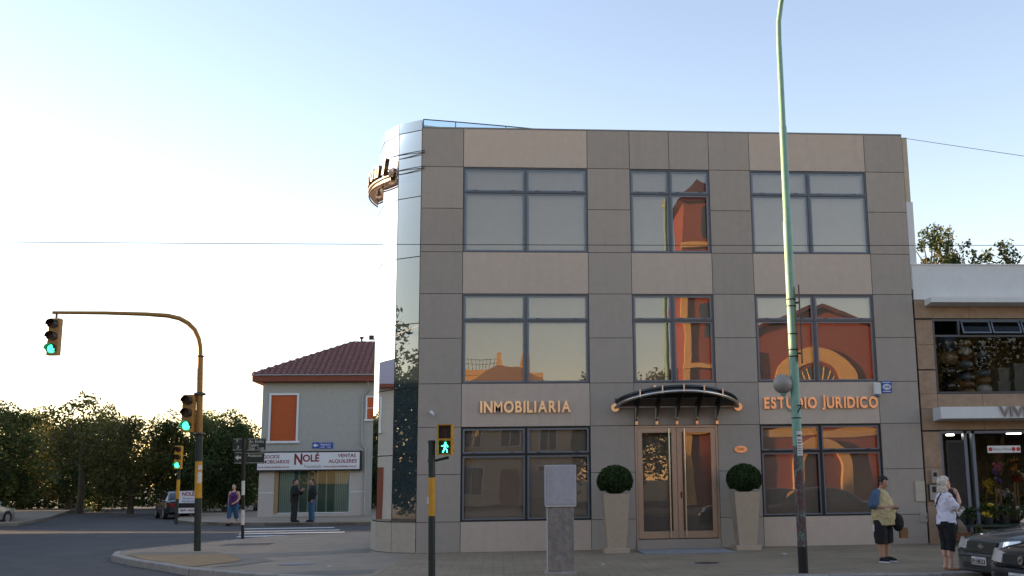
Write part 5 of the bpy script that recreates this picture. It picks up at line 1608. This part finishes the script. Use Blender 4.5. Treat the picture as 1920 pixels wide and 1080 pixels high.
def cl(name, c, r=0.85, var=0.08):
    return mat('cloth_' + name, c, r, var=var, scale=9)
C_cream, C_denimb, C_blk, C_wht = cl('cream', (0.43, 0.35, 0.19)), cl('steel_blue', (0.055, 0.10, 0.17)), cl('black', (0.012, 0.012, 0.014)), cl('white', (0.62, 0.60, 0.68))
C_prp, C_jean, C_djean, C_dark = cl('purple', (0.075, 0.022, 0.105)), cl('jeans', (0.035, 0.10, 0.19)), cl('dark_jeans', (0.02, 0.022, 0.026)), cl('charcoal', (0.018, 0.02, 0.02))
H_blk = mat('hair_black', (0.012, 0.01, 0.009), 0.5, var=0.3, scale=30)
H_wht = mat('hair_blond', (0.55, 0.49, 0.40), 0.55, var=0.25, scale=40, bump=0.6, bscale=80)

# ---- man in the cream and blue shirt
t = thing('person', 'person in cream shirt with blue sleeves and black shorts looking down at their hands', 'person', (9.22, -5.15, 0.004), R(42))
S = 0.935
t.scale = (S, S, S)
b = MB()
torso(b, [(.82, .17, .15, .02), (.95, .2, .19, 0), (1.1, .2, .19, -.01), (1.25, .19, .16, 0), (1.36, .18, .13, .02), (1.44, .10, .09, .02)])
b.limb([(0, .02, 1.42), (0, -.02, 1.5)], [.062, .056])
HM = head(b, (0, -.055, 1.585), R(24), 1.05)
for sx in (-1, 1):
    b.limb([(sx * .20, .02, 1.36), (sx * .27, .04, 1.13), (sx * .17, -.13, 1.09), (sx * .05, -.25, 1.10)], [.065, .052, .044, .032])
    hand(b, (sx * .05, -.25, 1.10), (-sx * .35, -1, .1), (0, .1, 1), (sx, -.2, 0), .7)
    b.limb([(sx * .11, .01, .85), (sx * .12, -.0, .47), (sx * .12, .02, .10)], [.10, .066, .042])
    b.sph((sx * .12, .03, .33), .056, .062, .10)
    foot(b, (sx * .12, .01, .08), sx * .2)
remesh(b.build('body', M_skin, t), .010)
eyes(t, HM)
s = MB()
torso(s, [(.74, .235, .225, 0), (.80, .24, .235, -.005), (.95, .245, .245, -.02), (1.1, .235, .235, -.02), (1.25, .215, .19, 0), (1.36, .20, .15, .015), (1.43, .12, .10, .02), (1.47, .075, .075, .01)])
remesh(s.build('shirt', C_cream, t), .012, 3, .055)
for sx in (-1, 1):
    s = MB().limb([(sx * .155, .02, 1.385), (sx * .225, .025, 1.32), (sx * .285, .04, 1.15)], [.085, .10, .098])
    remesh(s.build('sleeve', C_denimb, t), .012, 3, .02)
    s = MB().tube([(sx * .11, .01, .84), (sx * .125, .0, .60), (sx * .13, .005, .37)], [.14, .135, .125], 18)
    s.sph((sx * .06, .01, .80), .16, .17, .12)
    remesh(s.build('shorts_leg', C_blk, t), .012, 3, .025)
    shoe('shoe', t, (sx * .12, .0, 0), sx * .2, C_blk, C_wht)
    if sx < 0:
        MB().box(-.274, -.262, .06, .085, .62, .76).build('side_stripe', C_wht, t)
h = MB()
rnd = random.Random(3)
for i in range(46):
    d = Vector((rnd.gauss(0, 1), rnd.gauss(0, 1), rnd.gauss(0, 1))).normalized()
    if d.y < -.35 and d.z < .55 or d.z < -.55:
        continue
    h.sph(HM @ Vector((d.x * .076, .016 + d.y * .09, .035 + d.z * .082)), .028, .028, .028, 8, 6)
h.sph(HM @ Vector((0, .035, .048)), .078, .086, .082)
remesh(h.build('hair', H_blk, t), .010, 2, .012, curl_tex)
MB().box(-.02, .02, -.36, -.345, 1.05, 1.13).build('held_device', M_black, t)
bag = thing('shoulder_bag', 'black shoulder bag hanging at the hip of the person in the cream shirt', 'bag', (9.50, -5.18, 0.72))
remesh(MB().sph((0, 0, 0.02), .12, .10, .17).sph((-.05, 0, .12), .08, .07, .1).build('body', C_blk, bag), .012, 3, .03)
MB().tube([(-.06, -.02, .16), (-.16, -.05, .40), (-.26, -.03, .62)], .014, 6).build('strap', C_blk, bag)
pb = thing('paper_bag', 'small brown paper bag hanging below the black shoulder bag', 'bag', (9.62, -5.12, 0.44))
MB().loft([[(-.075, -.04, 0), (.075, -.04, 0), (.075, .04, 0), (-.075, .04, 0)], [(-.08, -.035, .14), (.085, -.03, .15), (.08, .03, .15), (-.08, .035, .14)], [(-.07, -.01, .19), (.075, -.008, .20), (.075, .008, .20), (-.07, .01, .19)]], True, True).build('sack', mat('kraft_paper', (0.22, 0.11, 0.045), 0.8, var=0.2), pb)
MB().tube([(-.04, 0, .19), (-.03, -.01, .30), (.0, 0, .33)], .006, 6).build('handle', C_blk, pb)

# ---- woman in white at the kerb
t = thing('person', 'person with curly blond hair, white top and black capris, hand raised to the face', 'person', (9.62, -7.18, 0.004), R(98))
S = 0.93
t.scale = (S, S, S)
b = MB()
torso(b, [(.84, .16, .14, .02), (.95, .16, .14, .01), (1.08, .145, .13, 0), (1.22, .155, .14, -.01), (1.34, .15, .115, .01), (1.42, .08, .08, .02)])
b.limb([(0, .015, 1.40), (0, -.01, 1.48)], [.05, .048])
HM = head(b, (0, -.02, 1.565), R(-4), 1.0)
b.limb([(-.165, .01, 1.33), (-.20, -.10, 1.09), (-.15, -.20, 1.24), (-.08, -.215, 1.38)], [.056, .048, .040, .028])
hand(b, (-.08, -.215, 1.38), (.35, .5, 1), (1, 0, -.2), (0, -1, .3), .35)
b.limb([(.165, .01, 1.33), (.21, .03, 1.08), (.19, -.10, .92), (.18, -.16, .86)], [.056, .048, .038, .028])
hand(b, (.18, -.16, .86), (0, -.5, -1), (0, 1, -.3), (1, 0, 0), .8)
for sx in (-1, 1):
    b.limb([(sx * .09, .01, .85), (sx * .095, -.01, .46), (sx * .09, .03, .09)], [.09, .058, .036])
    b.sph((sx * .093, .035, .31), .05, .056, .10)
    foot(b, (sx * .09, .02, .08), sx * .12, .23)
remesh(b.build('body', M_skin2, t), .010)
eyes(t, HM)
s = MB()
torso(s, [(.83, .195, .175, .01), (.90, .19, .17, .01), (1.0, .178, .165, 0), (1.08, .172, .155, -.005), (1.22, .178, .165, -.012), (1.33, .175, .13, .01), (1.40, .105, .095, .02), (1.42, .09, .085, .02)])
for sx in (-1, 1):
    s.limb([(sx * .14, .01, 1.33), (sx * .18, -.015 if sx < 0 else .02, 1.26), (sx * .195, -.06 if sx < 0 else .03, 1.17)], [.075, .08, .078])
remesh(s.build('top', C_wht, t), .011, 3, .05)
tr = MB()
for sx in (-1, 1):
    tr.tube([(sx * .085, .01, .86), (sx * .095, -.005, .60), (sx * .095, .0, .48), (sx * .095, .02, .36)], [.125, .105, .085, .08], 16)
    tr.sph((sx * .06, .03, .85), .13, .15, .11)
remesh(tr.build('capris', C_blk, t), .012, 3, .025)
for sx in (-1, 1):
    MB().loft([[(sx * .09 + .05 * math.cos(q) * (1 - .15 * max(-math.sin(q), 0)), -.055 + .135 * math.sin(q), z) for q in [2 * PI * k / 16 for k in range(16)]] for z in (.001, .018)], True, True).build('sandal', cl('tan', (0.3, 0.2, 0.15)), t)
h = MB()
for i in range(120):
    d = Vector((rnd.gauss(0, 1), rnd.gauss(0, 1), rnd.gauss(0, 1))).normalized()
    if (d.y < -.42 and d.z < .5) or (d.z < -.2 and d.y < .05):
        continue
    k = 1.0 + (.25 if d.z < 0 else 0)
    h.sph(HM @ Vector((d.x * .09, .03 + d.y * .10, .03 + d.z * .105 * k)), .032, .032, .032, 8, 6)
for i in range(26):
    a = rnd.uniform(0, PI)
    h.sph(HM @ Vector((math.cos(a) * .10, .03 + math.sin(a) * .10, -.10 + rnd.uniform(-.03, .05))), .032, .032, .032, 8, 6)
h.sph(HM @ Vector((0, .04, .04)), .085, .09, .09)
remesh(h.build('hair', H_wht, t), .009, 1, .022, curl_tex)
MB().tube([(-.08, .12, 1.40), (-.02, .165, 1.30), (.06, .175, 1.15)], .012, 6).build('bag_strap', C_blk, t)
bag = thing('handbag', 'tan handbag hanging in front of the person in the white top', 'bag', (9.86, -7.22, 0.62))
remesh(MB().loft([[(-.10, -.03, 0), (.10, -.03, 0), (.10, .03, 0), (-.10, .03, 0)], [(-.08, -.04, .12), (.07, -.04, .1), (.07, .04, .1), (-.08, .04, .12)], [(-.07, -.015, .25), (0, -.015, .22), (0, .015, .22), (-.07, .015, .25)]], True, True).build('body', mat('tan_leather', (0.2, 0.15, 0.1), 0.6, var=0.15), bag), .009, 3)
MB().tube([(-.05, 0, .24), (-.08, 0, .36), (-.03, 0, .26)], .008, 6).build('strap', C_blk, bag)

# ---- woman in the purple top, walking
t = thing('person', 'person in purple tank top and blue cropped jeans walking by the far kerb', 'person', (-9.5, 22.6, -0.125), R(-20))
S = 1.04
t.scale = (S, S, S)
b = MB()
torso(b, [(.84, .18, .14, .02), (.96, .19, .15, .0), (1.1, .17, .14, 0), (1.22, .175, .14, -.01), (1.33, .16, .11, .01), (1.41, .08, .075, .02)])
b.limb([(0, .015, 1.40), (0, -.01, 1.48)], [.052, .048])
HM = head(b, (0, -.02, 1.565), 0, 1.0)
b.limb([(.18, .01, 1.34), (.24, .02, 1.10), (.22, -.10, .98), (.16, -.17, .93)], [.062, .052, .042, .03])
hand(b, (.16, -.17, .93), (-.5, -.6, -.5), (0, 1, -.3), (1, 0, 0), .6)
b.limb([(-.18, .01, 1.34), (-.25, .06, 1.10), (-.27, .06, .95), (-.27, .04, .84)], [.062, .052, .042, .03])
hand(b, (-.27, .04, .84), (0, -.2, -1), (0, 1, -.2), (-1, 0, 0), .5)
b.limb([(-.10, .01, .86), (-.10, -.12, .48), (-.09, -.18, .10)], [.105, .07, .042])
b.limb([(.10, .01, .86), (.09, .04, .47), (.08, .22, .13)], [.105, .07, .042])
foot(b, (-.09, -.18, .08), 0, .24)
foot(b, (.08, .20, .10), 0, .24)
remesh(b.build('body', M_skin2, t), .014)
eyes(t, HM)
s = MB()
torso(s, [(.80, .225, .18, .01), (.92, .22, .185, 0), (1.1, .195, .165, -.005), (1.22, .195, .17, -.015), (1.31, .16, .125, .005), (1.36, .12, .10, .015)])
for sx in (-1, 1):
    s.limb([(sx * .10, -.06, 1.32), (sx * .105, .01, 1.405), (sx * .10, .08, 1.32)], [.025, .022, .025])
remesh(s.build('tank_top', C_prp, t), .013, 3, .025)
tr = MB()
tr.tube([(-.10, .0, .88), (-.105, -.11, .50), (-.10, -.15, .30)], [.135, .10, .09], 16).tube([(.10, .0, .88), (.095, .04, .50), (.085, .13, .30)], [.135, .10, .09], 16)
tr.sph((-.06, .02, .86), .14, .15, .12).sph((.06, .02, .86), .14, .15, .12)
remesh(tr.build('cropped_jeans', C_jean, t), .014, 3, .025)
shoe('shoe', t, (-.09, -.20, 0), 0, C_blk, C_blk)
shoe('shoe', t, (.08, .22, 0), 0, cl('tan', (0.3, 0.2, 0.15)), C_blk)
h = MB().sph(HM @ Vector((0, .03, .04)), .085, .095, .088).sph(HM @ Vector((0, .10, .0)), .06, .05, .06)
remesh(h.build('hair', H_blk, t), .012, 2)

# ---- two men talking by the display window
def talker(label, x, y, rz, S, top, legs, gest, seed):
    t = thing('person', label, 'person', (x, y, 0.0), rz)
    t.scale = (S, S, S)
    b = MB()
    torso(b, [(.84, .16, .12, .02), (.96, .165, .125, 0), (1.1, .165, .125, 0), (1.25, .18, .13, 0), (1.36, .17, .11, .01), (1.44, .08, .075, .02)])
    b.limb([(0, .02, 1.42), (0, -.01, 1.5)], [.055, .052])
    HM = head(b, (0, -.02, 1.59), R(4), 1.02)
    for sx in (-1, 1):
        if gest:
            b.limb([(sx * .19, .01, 1.38), (sx * .24, -.02, 1.12), (sx * .15, -.20, 1.15), (sx * .10, -.30, 1.24)], [.056, .046, .038, .028])
            hand(b, (sx * .10, -.30, 1.24), (-sx * .2, -.6, .7), (1, 0, 0), (0, -.7, -.6), .4)
        else:
            b.limb([(sx * .19, .01, 1.38), (sx * .26, .05, 1.12), (sx * .21, -.04, .92), (sx * .19, -.05, .88)], [.056, .046, .038, .03])
            hand(b, (sx * .19, -.05, .88), (-sx * .2, -.2, -1), (0, 1, 0), (sx, 0, 0), .4)
        b.limb([(sx * .09, .01, .88), (sx * .10, -.01, .48), (sx * .10, .02, .09)], [.09, .06, .04])
        foot(b, (sx * .10, .01, .08), sx * .2)
    remesh(b.build('body', M_skin, t), .014)
    eyes(t, HM)
    s = MB()
    torso(s, [(.80, .20, .155, .01), (.92, .20, .16, .0), (1.1, .195, .155, 0), (1.25, .205, .16, 0), (1.36, .19, .13, .01), (1.43, .11, .10, .02), (1.47, .08, .085, .02)])
    for sx in (-1, 1):
        if gest:
            s.limb([(sx * .17, .01, 1.37), (sx * .24, -.02, 1.12), (sx * .15, -.19, 1.14), (sx * .115, -.26, 1.20)], [.08, .072, .062, .052])
        else:
            s.limb([(sx * .17, .01, 1.37), (sx * .265, .05, 1.12), (sx * .215, -.03, .95)], [.08, .075, .062])
    remesh(s.build('jacket', top, t), .014, 3, .03)
    tr = MB()
    for sx in (-1, 1):
        tr.tube([(sx * .09, .01, .90), (sx * .10, -.01, .50), (sx * .10, .02, .05)], [.115, .092, .085], 16)
        tr.sph((sx * .06, .02, .88), .125, .13, .11)
    remesh(tr.build('trousers', legs, t), .014, 3, .025)
    for sx in (-1, 1):
        shoe('shoe', t, (sx * .10, .0, 0), sx * .2, C_blk, C_blk)
    h = MB().sph(HM @ Vector((0, .025, .045)), .082, .094, .085).sph(HM @ Vector((0, .07, -.01)), .065, .05, .07)
    remesh(h.build('hair', H_blk, t), .011, 2, .01, curl_tex)
talker('person in black hoodie and dark trousers gesturing to another by the display window', -6.75, 21.6, R(78), 1.05, C_blk, C_djean, True, 1)
talker('person in black jacket and blue jeans listening by the display window', -6.05, 21.75, R(-62), 1.05, C_dark, C_jean, False, 2)
# ================================================================== cars
M_tyre = mat('tyre_rubber', (0.02, 0.02, 0.02), 0.85, var=0.2)
M_rim = mat('wheel_alloy', (0.4, 0.4, 0.42), 0.35, metal=0.8, var=0.05)
M_carglass = glass('car_glass', (0, 0, 0), 0.12, opaque=(0.012, 0.013, 0.014))
M_lens = glass('headlamp_lens', (0, 0, 0), 0.35, opaque=(0.5, 0.48, 0.45), rough=0.08)
M_trimk = mat('black_trim', (0.02, 0.02, 0.021), 0.6, var=0.05)
M_plt_w = mat('plate_white', (0.6, 0.6, 0.58), 0.5, var=0.03)
def car(label, x, y, rz, paint, plate, grille='slats', badge='bow', group=None, scale=1.0):
    # nose at x = 0, body runs towards +x, width along y
    t = thing('parked_car', label, 'car', (x, y, -0.126), rz, group)
    t.scale = (scale,) * 3
    def sec(xx, hw, zb, zt, crown=0.03, tuck=0.06):
        # cross section from lower left round the top to lower right
        return [(xx, -hw + tuck, zb), (xx, -hw, zb + .16), (xx, -hw, zb + (zt - zb) * .55), (xx, -hw + .02, zt - .07), (xx, -hw + .10, zt - .012), (xx, -hw * .5, zt + crown * .7), (xx, 0, zt + crown),
                (xx, hw * .5, zt + crown * .7), (xx, hw - .10, zt - .012), (xx, hw - .02, zt - .07), (xx, hw, zb + (zt - zb) * .55), (xx, hw, zb + .16), (xx, hw - tuck, zb)]
    st = [(0.06, .60, .42, .66, .012), (0.09, .70, .36, .70, .015), (0.16, .775, .30, .735, .02), (0.34, .82, .24, .775, .025), (0.7, .835, .2, .83, .03), (1.1, .84, .2, .875, .03), (1.35, .84, .2, .90, .02),
          (2.0, .845, .2, .93, 0.0), (3.0, .845, .2, .95, 0.0), (3.5, .84, .22, .97, .02), (4.0, .80, .28, .96, .03), (4.15, .72, .36, .90, .02)]
    MB().loft([sec(*q) for q in st], True, True).build('body', paint, t, 40)
    # greenhouse
    gh = [(1.22, .74, .88, .90), (1.75, .62, .92, 1.32), (2.1, .60, .93, 1.42), (2.9, .60, .95, 1.42), (3.35, .62, .95, 1.33), (3.75, .70, .95, .99)]
    def gsec(xx, hw, zb, zt):
        return [(xx, -.80, zb - .02), (xx, -hw - .04, zt - .06), (xx, -hw + .05, zt), (xx, 0, zt + .02), (xx, hw - .05, zt), (xx, hw + .04, zt - .06), (xx, .80, zb - .02)]
    MB().loft([gsec(*q) for q in gh], True, True).build('cabin', paint, t, 40)
    MB().add([(1.235, -.66, .935), (1.235, .66, .935), (1.72, .56, 1.325), (1.72, -.56, 1.325)], [(0, 1, 2, 3)]).build('windscreen', M_carglass, t).location = (-.012, 0, .012)
    for sy in (-1, 1):
        for a, b2 in (((1.62, .745, .98), (2.35, .745, .985, 1.36)), ((2.45, .745, .985), (3.3, .745, .99, 1.34))):
            MB().add([(a[0], sy * .80, a[2]), (b2[0], sy * .80, b2[2]), (b2[0] - .05, sy * .668, b2[3]), (a[0] + .32, sy * .668, b2[3] - .02)], [(0, 1, 2, 3)]).build('side_window', M_carglass, t)
        MB().cbox(1.52, 1.62, sy * .90 - .07, sy * .90 + .07, .96, 1.08, .02).build('door_mirror', paint, t)
    # nose
    bumper = MB().loft([[(xx, -hw, z0), (xx, -hw, z1), (xx, hw, z1), (xx, hw, z0)] for xx, hw, z0, z1 in ((-.02, .52, .30, .47), (.0, .62, .24, .50), (.06, .73, .20, .535), (.16, .80, .2, .55), (.36, .832, .2, .55))], True, True)
    bumper.build('bumper', paint, t, 30)
    MB().box(-.026, .0, -.46, .46, .27, .36).build('air_intake', M_trimk, t)
    MB().box(-.03, 0.0, -.58, .58, .445, .47).build('rub_strip', M_trimk, t)
    g_ = MB().box(.03, .10, -.40, .40, .555, .685).build('grille', M_trimk, t)
    if grille == 'slats':
        for k in range(3):
            MB().box(.018, .032, -.39, .39, .565 + k * .042, .585 + k * .042).build('slat', paint, g_)
    if badge == 'bow':
        MB().plate([(-.075, -.018), (-.03, -.018), (-.02, -.035), (.035, -.035), (.03, -.018), (.075, -.018), (.07, .018), (.03, .018), (.02, .035), (-.035, .035), (-.03, .018), (-.07, .018)], .0, .012).xf(Matrix.Translation((.006, 0, .62)) @ Matrix.Rotation(-PI / 2, 4, 'Z')).build('badge', M_steel, g_)
    else:
        MB().tube([(.03, 0, .62), (.012, 0, .62)], .055, 18).build('badge', M_steel, g_, 40)
        MB().tube([(.0115, -.03, .64), (.0115, .03, .60)], .009, 6).build('badge_mark', M_black, g_)
    for sy in (-1, 1):
        pr = [(.025, .43), (.03, .56), (.06, .69), (.14, .80)]
        lo = MB().loft([[(xx - .012, sy * yy, .565 + .01 * k), (xx + .045, sy * yy, .70 + .012 * k)] + [(xx + .09, sy * yy * .985, .70 + .012 * k), (xx + .05, sy * yy * .97, .565)] for k, (xx, yy) in enumerate(pr)], True, True)
        lo.build('headlight', M_lens, t, 30)
        MB().loft([[(.16 + .01 * k, sy * (.715 + .05 * k), .58), (.2 + .01 * k, sy * (.715 + .05 * k), .68), (.25, sy * (.72 + .05 * k), .68), (.22, sy * (.72 + .05 * k), .58)] for k in (0, 1)], True, True).build('indicator', mat('amber_lens', (0.6, 0.22, 0.04), 0.2, spec=0.6), t)
        MB().tube([(-.005, sy * .50, .33), (.05, sy * .50, .33)], .05, 12).build('fog_lamp', M_lens, t, 40)
    pl = MB().box(-.045, -.031, -.19, .19, .335, .455).build('number_plate', M_plt_w, t)
    MB().box(-.0475, -.0455, -.175, .175, .347, .425).build('plate_field', M_black, pl)
    tx = text('plate_lettering', plate, .085, M_plt_w, pl, (-.049, 0, .386), rz=-PI / 2, bold=.012, width=.3)
    tx = text('plate_lettering', 'ARGENTINA', .02, M_blue, pl, (-.0465, 0, .44), rz=-PI / 2, width=.15)
    # shut lines, wheels
    for sy in (-1, 1):
        MB().tube([(.2, sy * .55, .745), (.6, sy * .66, .815), (1.22, sy * .72, .893)], .004, 5).build('bonnet_seam', M_black, t)
        for wx in (.78, 3.28):
            w = empty('wheel', (wx, sy * .76, .29), 0, t)
            MB().tube([(0, -.09, 0), (0, -.1, 0), (0, .1, 0), (0, .09, 0)], [.24, .29, .29, .24], 24).build('tyre', M_tyre, w, 40)
            MB().tube([(0, -.10, 0), (0, .10, 0)], .185, 20).build('rim', M_rim, w, 40)
            ar = MB()
            for k in range(14):
                a0, a1 = PI * k / 14, PI * (k + 1) / 14
                for r0, r1 in ((.30, .345),):
                    yy = sy * .092
                    ar.add([(r0 * math.cos(a0), yy, r0 * math.sin(a0)), (r0 * math.cos(a1), yy, r0 * math.sin(a1)), (r1 * math.cos(a1), yy, r1 * math.sin(a1)), (r1 * math.cos(a0), yy, r1 * math.sin(a0))], [(0, 1, 2, 3)])
            ar.build('arch', M_trimk, w)
    for sy in (-1, 1):
        MB().box(4.08, 4.2, sy * .58 - .12, sy * .58 + .12, .66, .82).build('tail_light', mat('tail_red', (0.3, 0.01, 0.01), 0.3), t)
    return t
P_grey = mat('paint_grey_green', (0.085, 0.095, 0.092), 0.25, metal=0.35, var=0.03, coat=0.6)
P_black = mat('paint_black', (0.010, 0.011, 0.014), 0.18, var=0.0, coat=0.8)
P_silver = mat('paint_silver', (0.30, 0.31, 0.32), 0.3, metal=0.5, var=0.02, coat=0.5)
P_dark = mat('paint_dark_grey', (0.03, 0.032, 0.035), 0.25, var=0.0, coat=0.5)
car('grey car with slatted grille parked by the kerb beside the person in white', 9.54, -8.6, R(9), P_grey, 'UZC 214', 'slats', 'bow')
car('black car in front of the grey one at the lower right picture edge', 8.75, -11.5, R(9), P_black, 'DHT 072', 'plain', 'oval', scale=1.0)
car('dark car parked under the trees beyond the pavement board', -16.2, 36.5, R(-65), P_dark, 'RAV 518', 'slats', 'oval', 'cars far across the junction')
car('silver car parked down the street left of the grey house', -13.2, 47.0, R(-75), P_silver, 'SGE 340', 'slats', 'oval', 'cars far across the junction')
car('silver car parked before the cream house at the left picture edge', -22.5, 30.5, R(-100), P_silver, 'TBK 907', 'plain', 'oval', 'cars far across the junction')
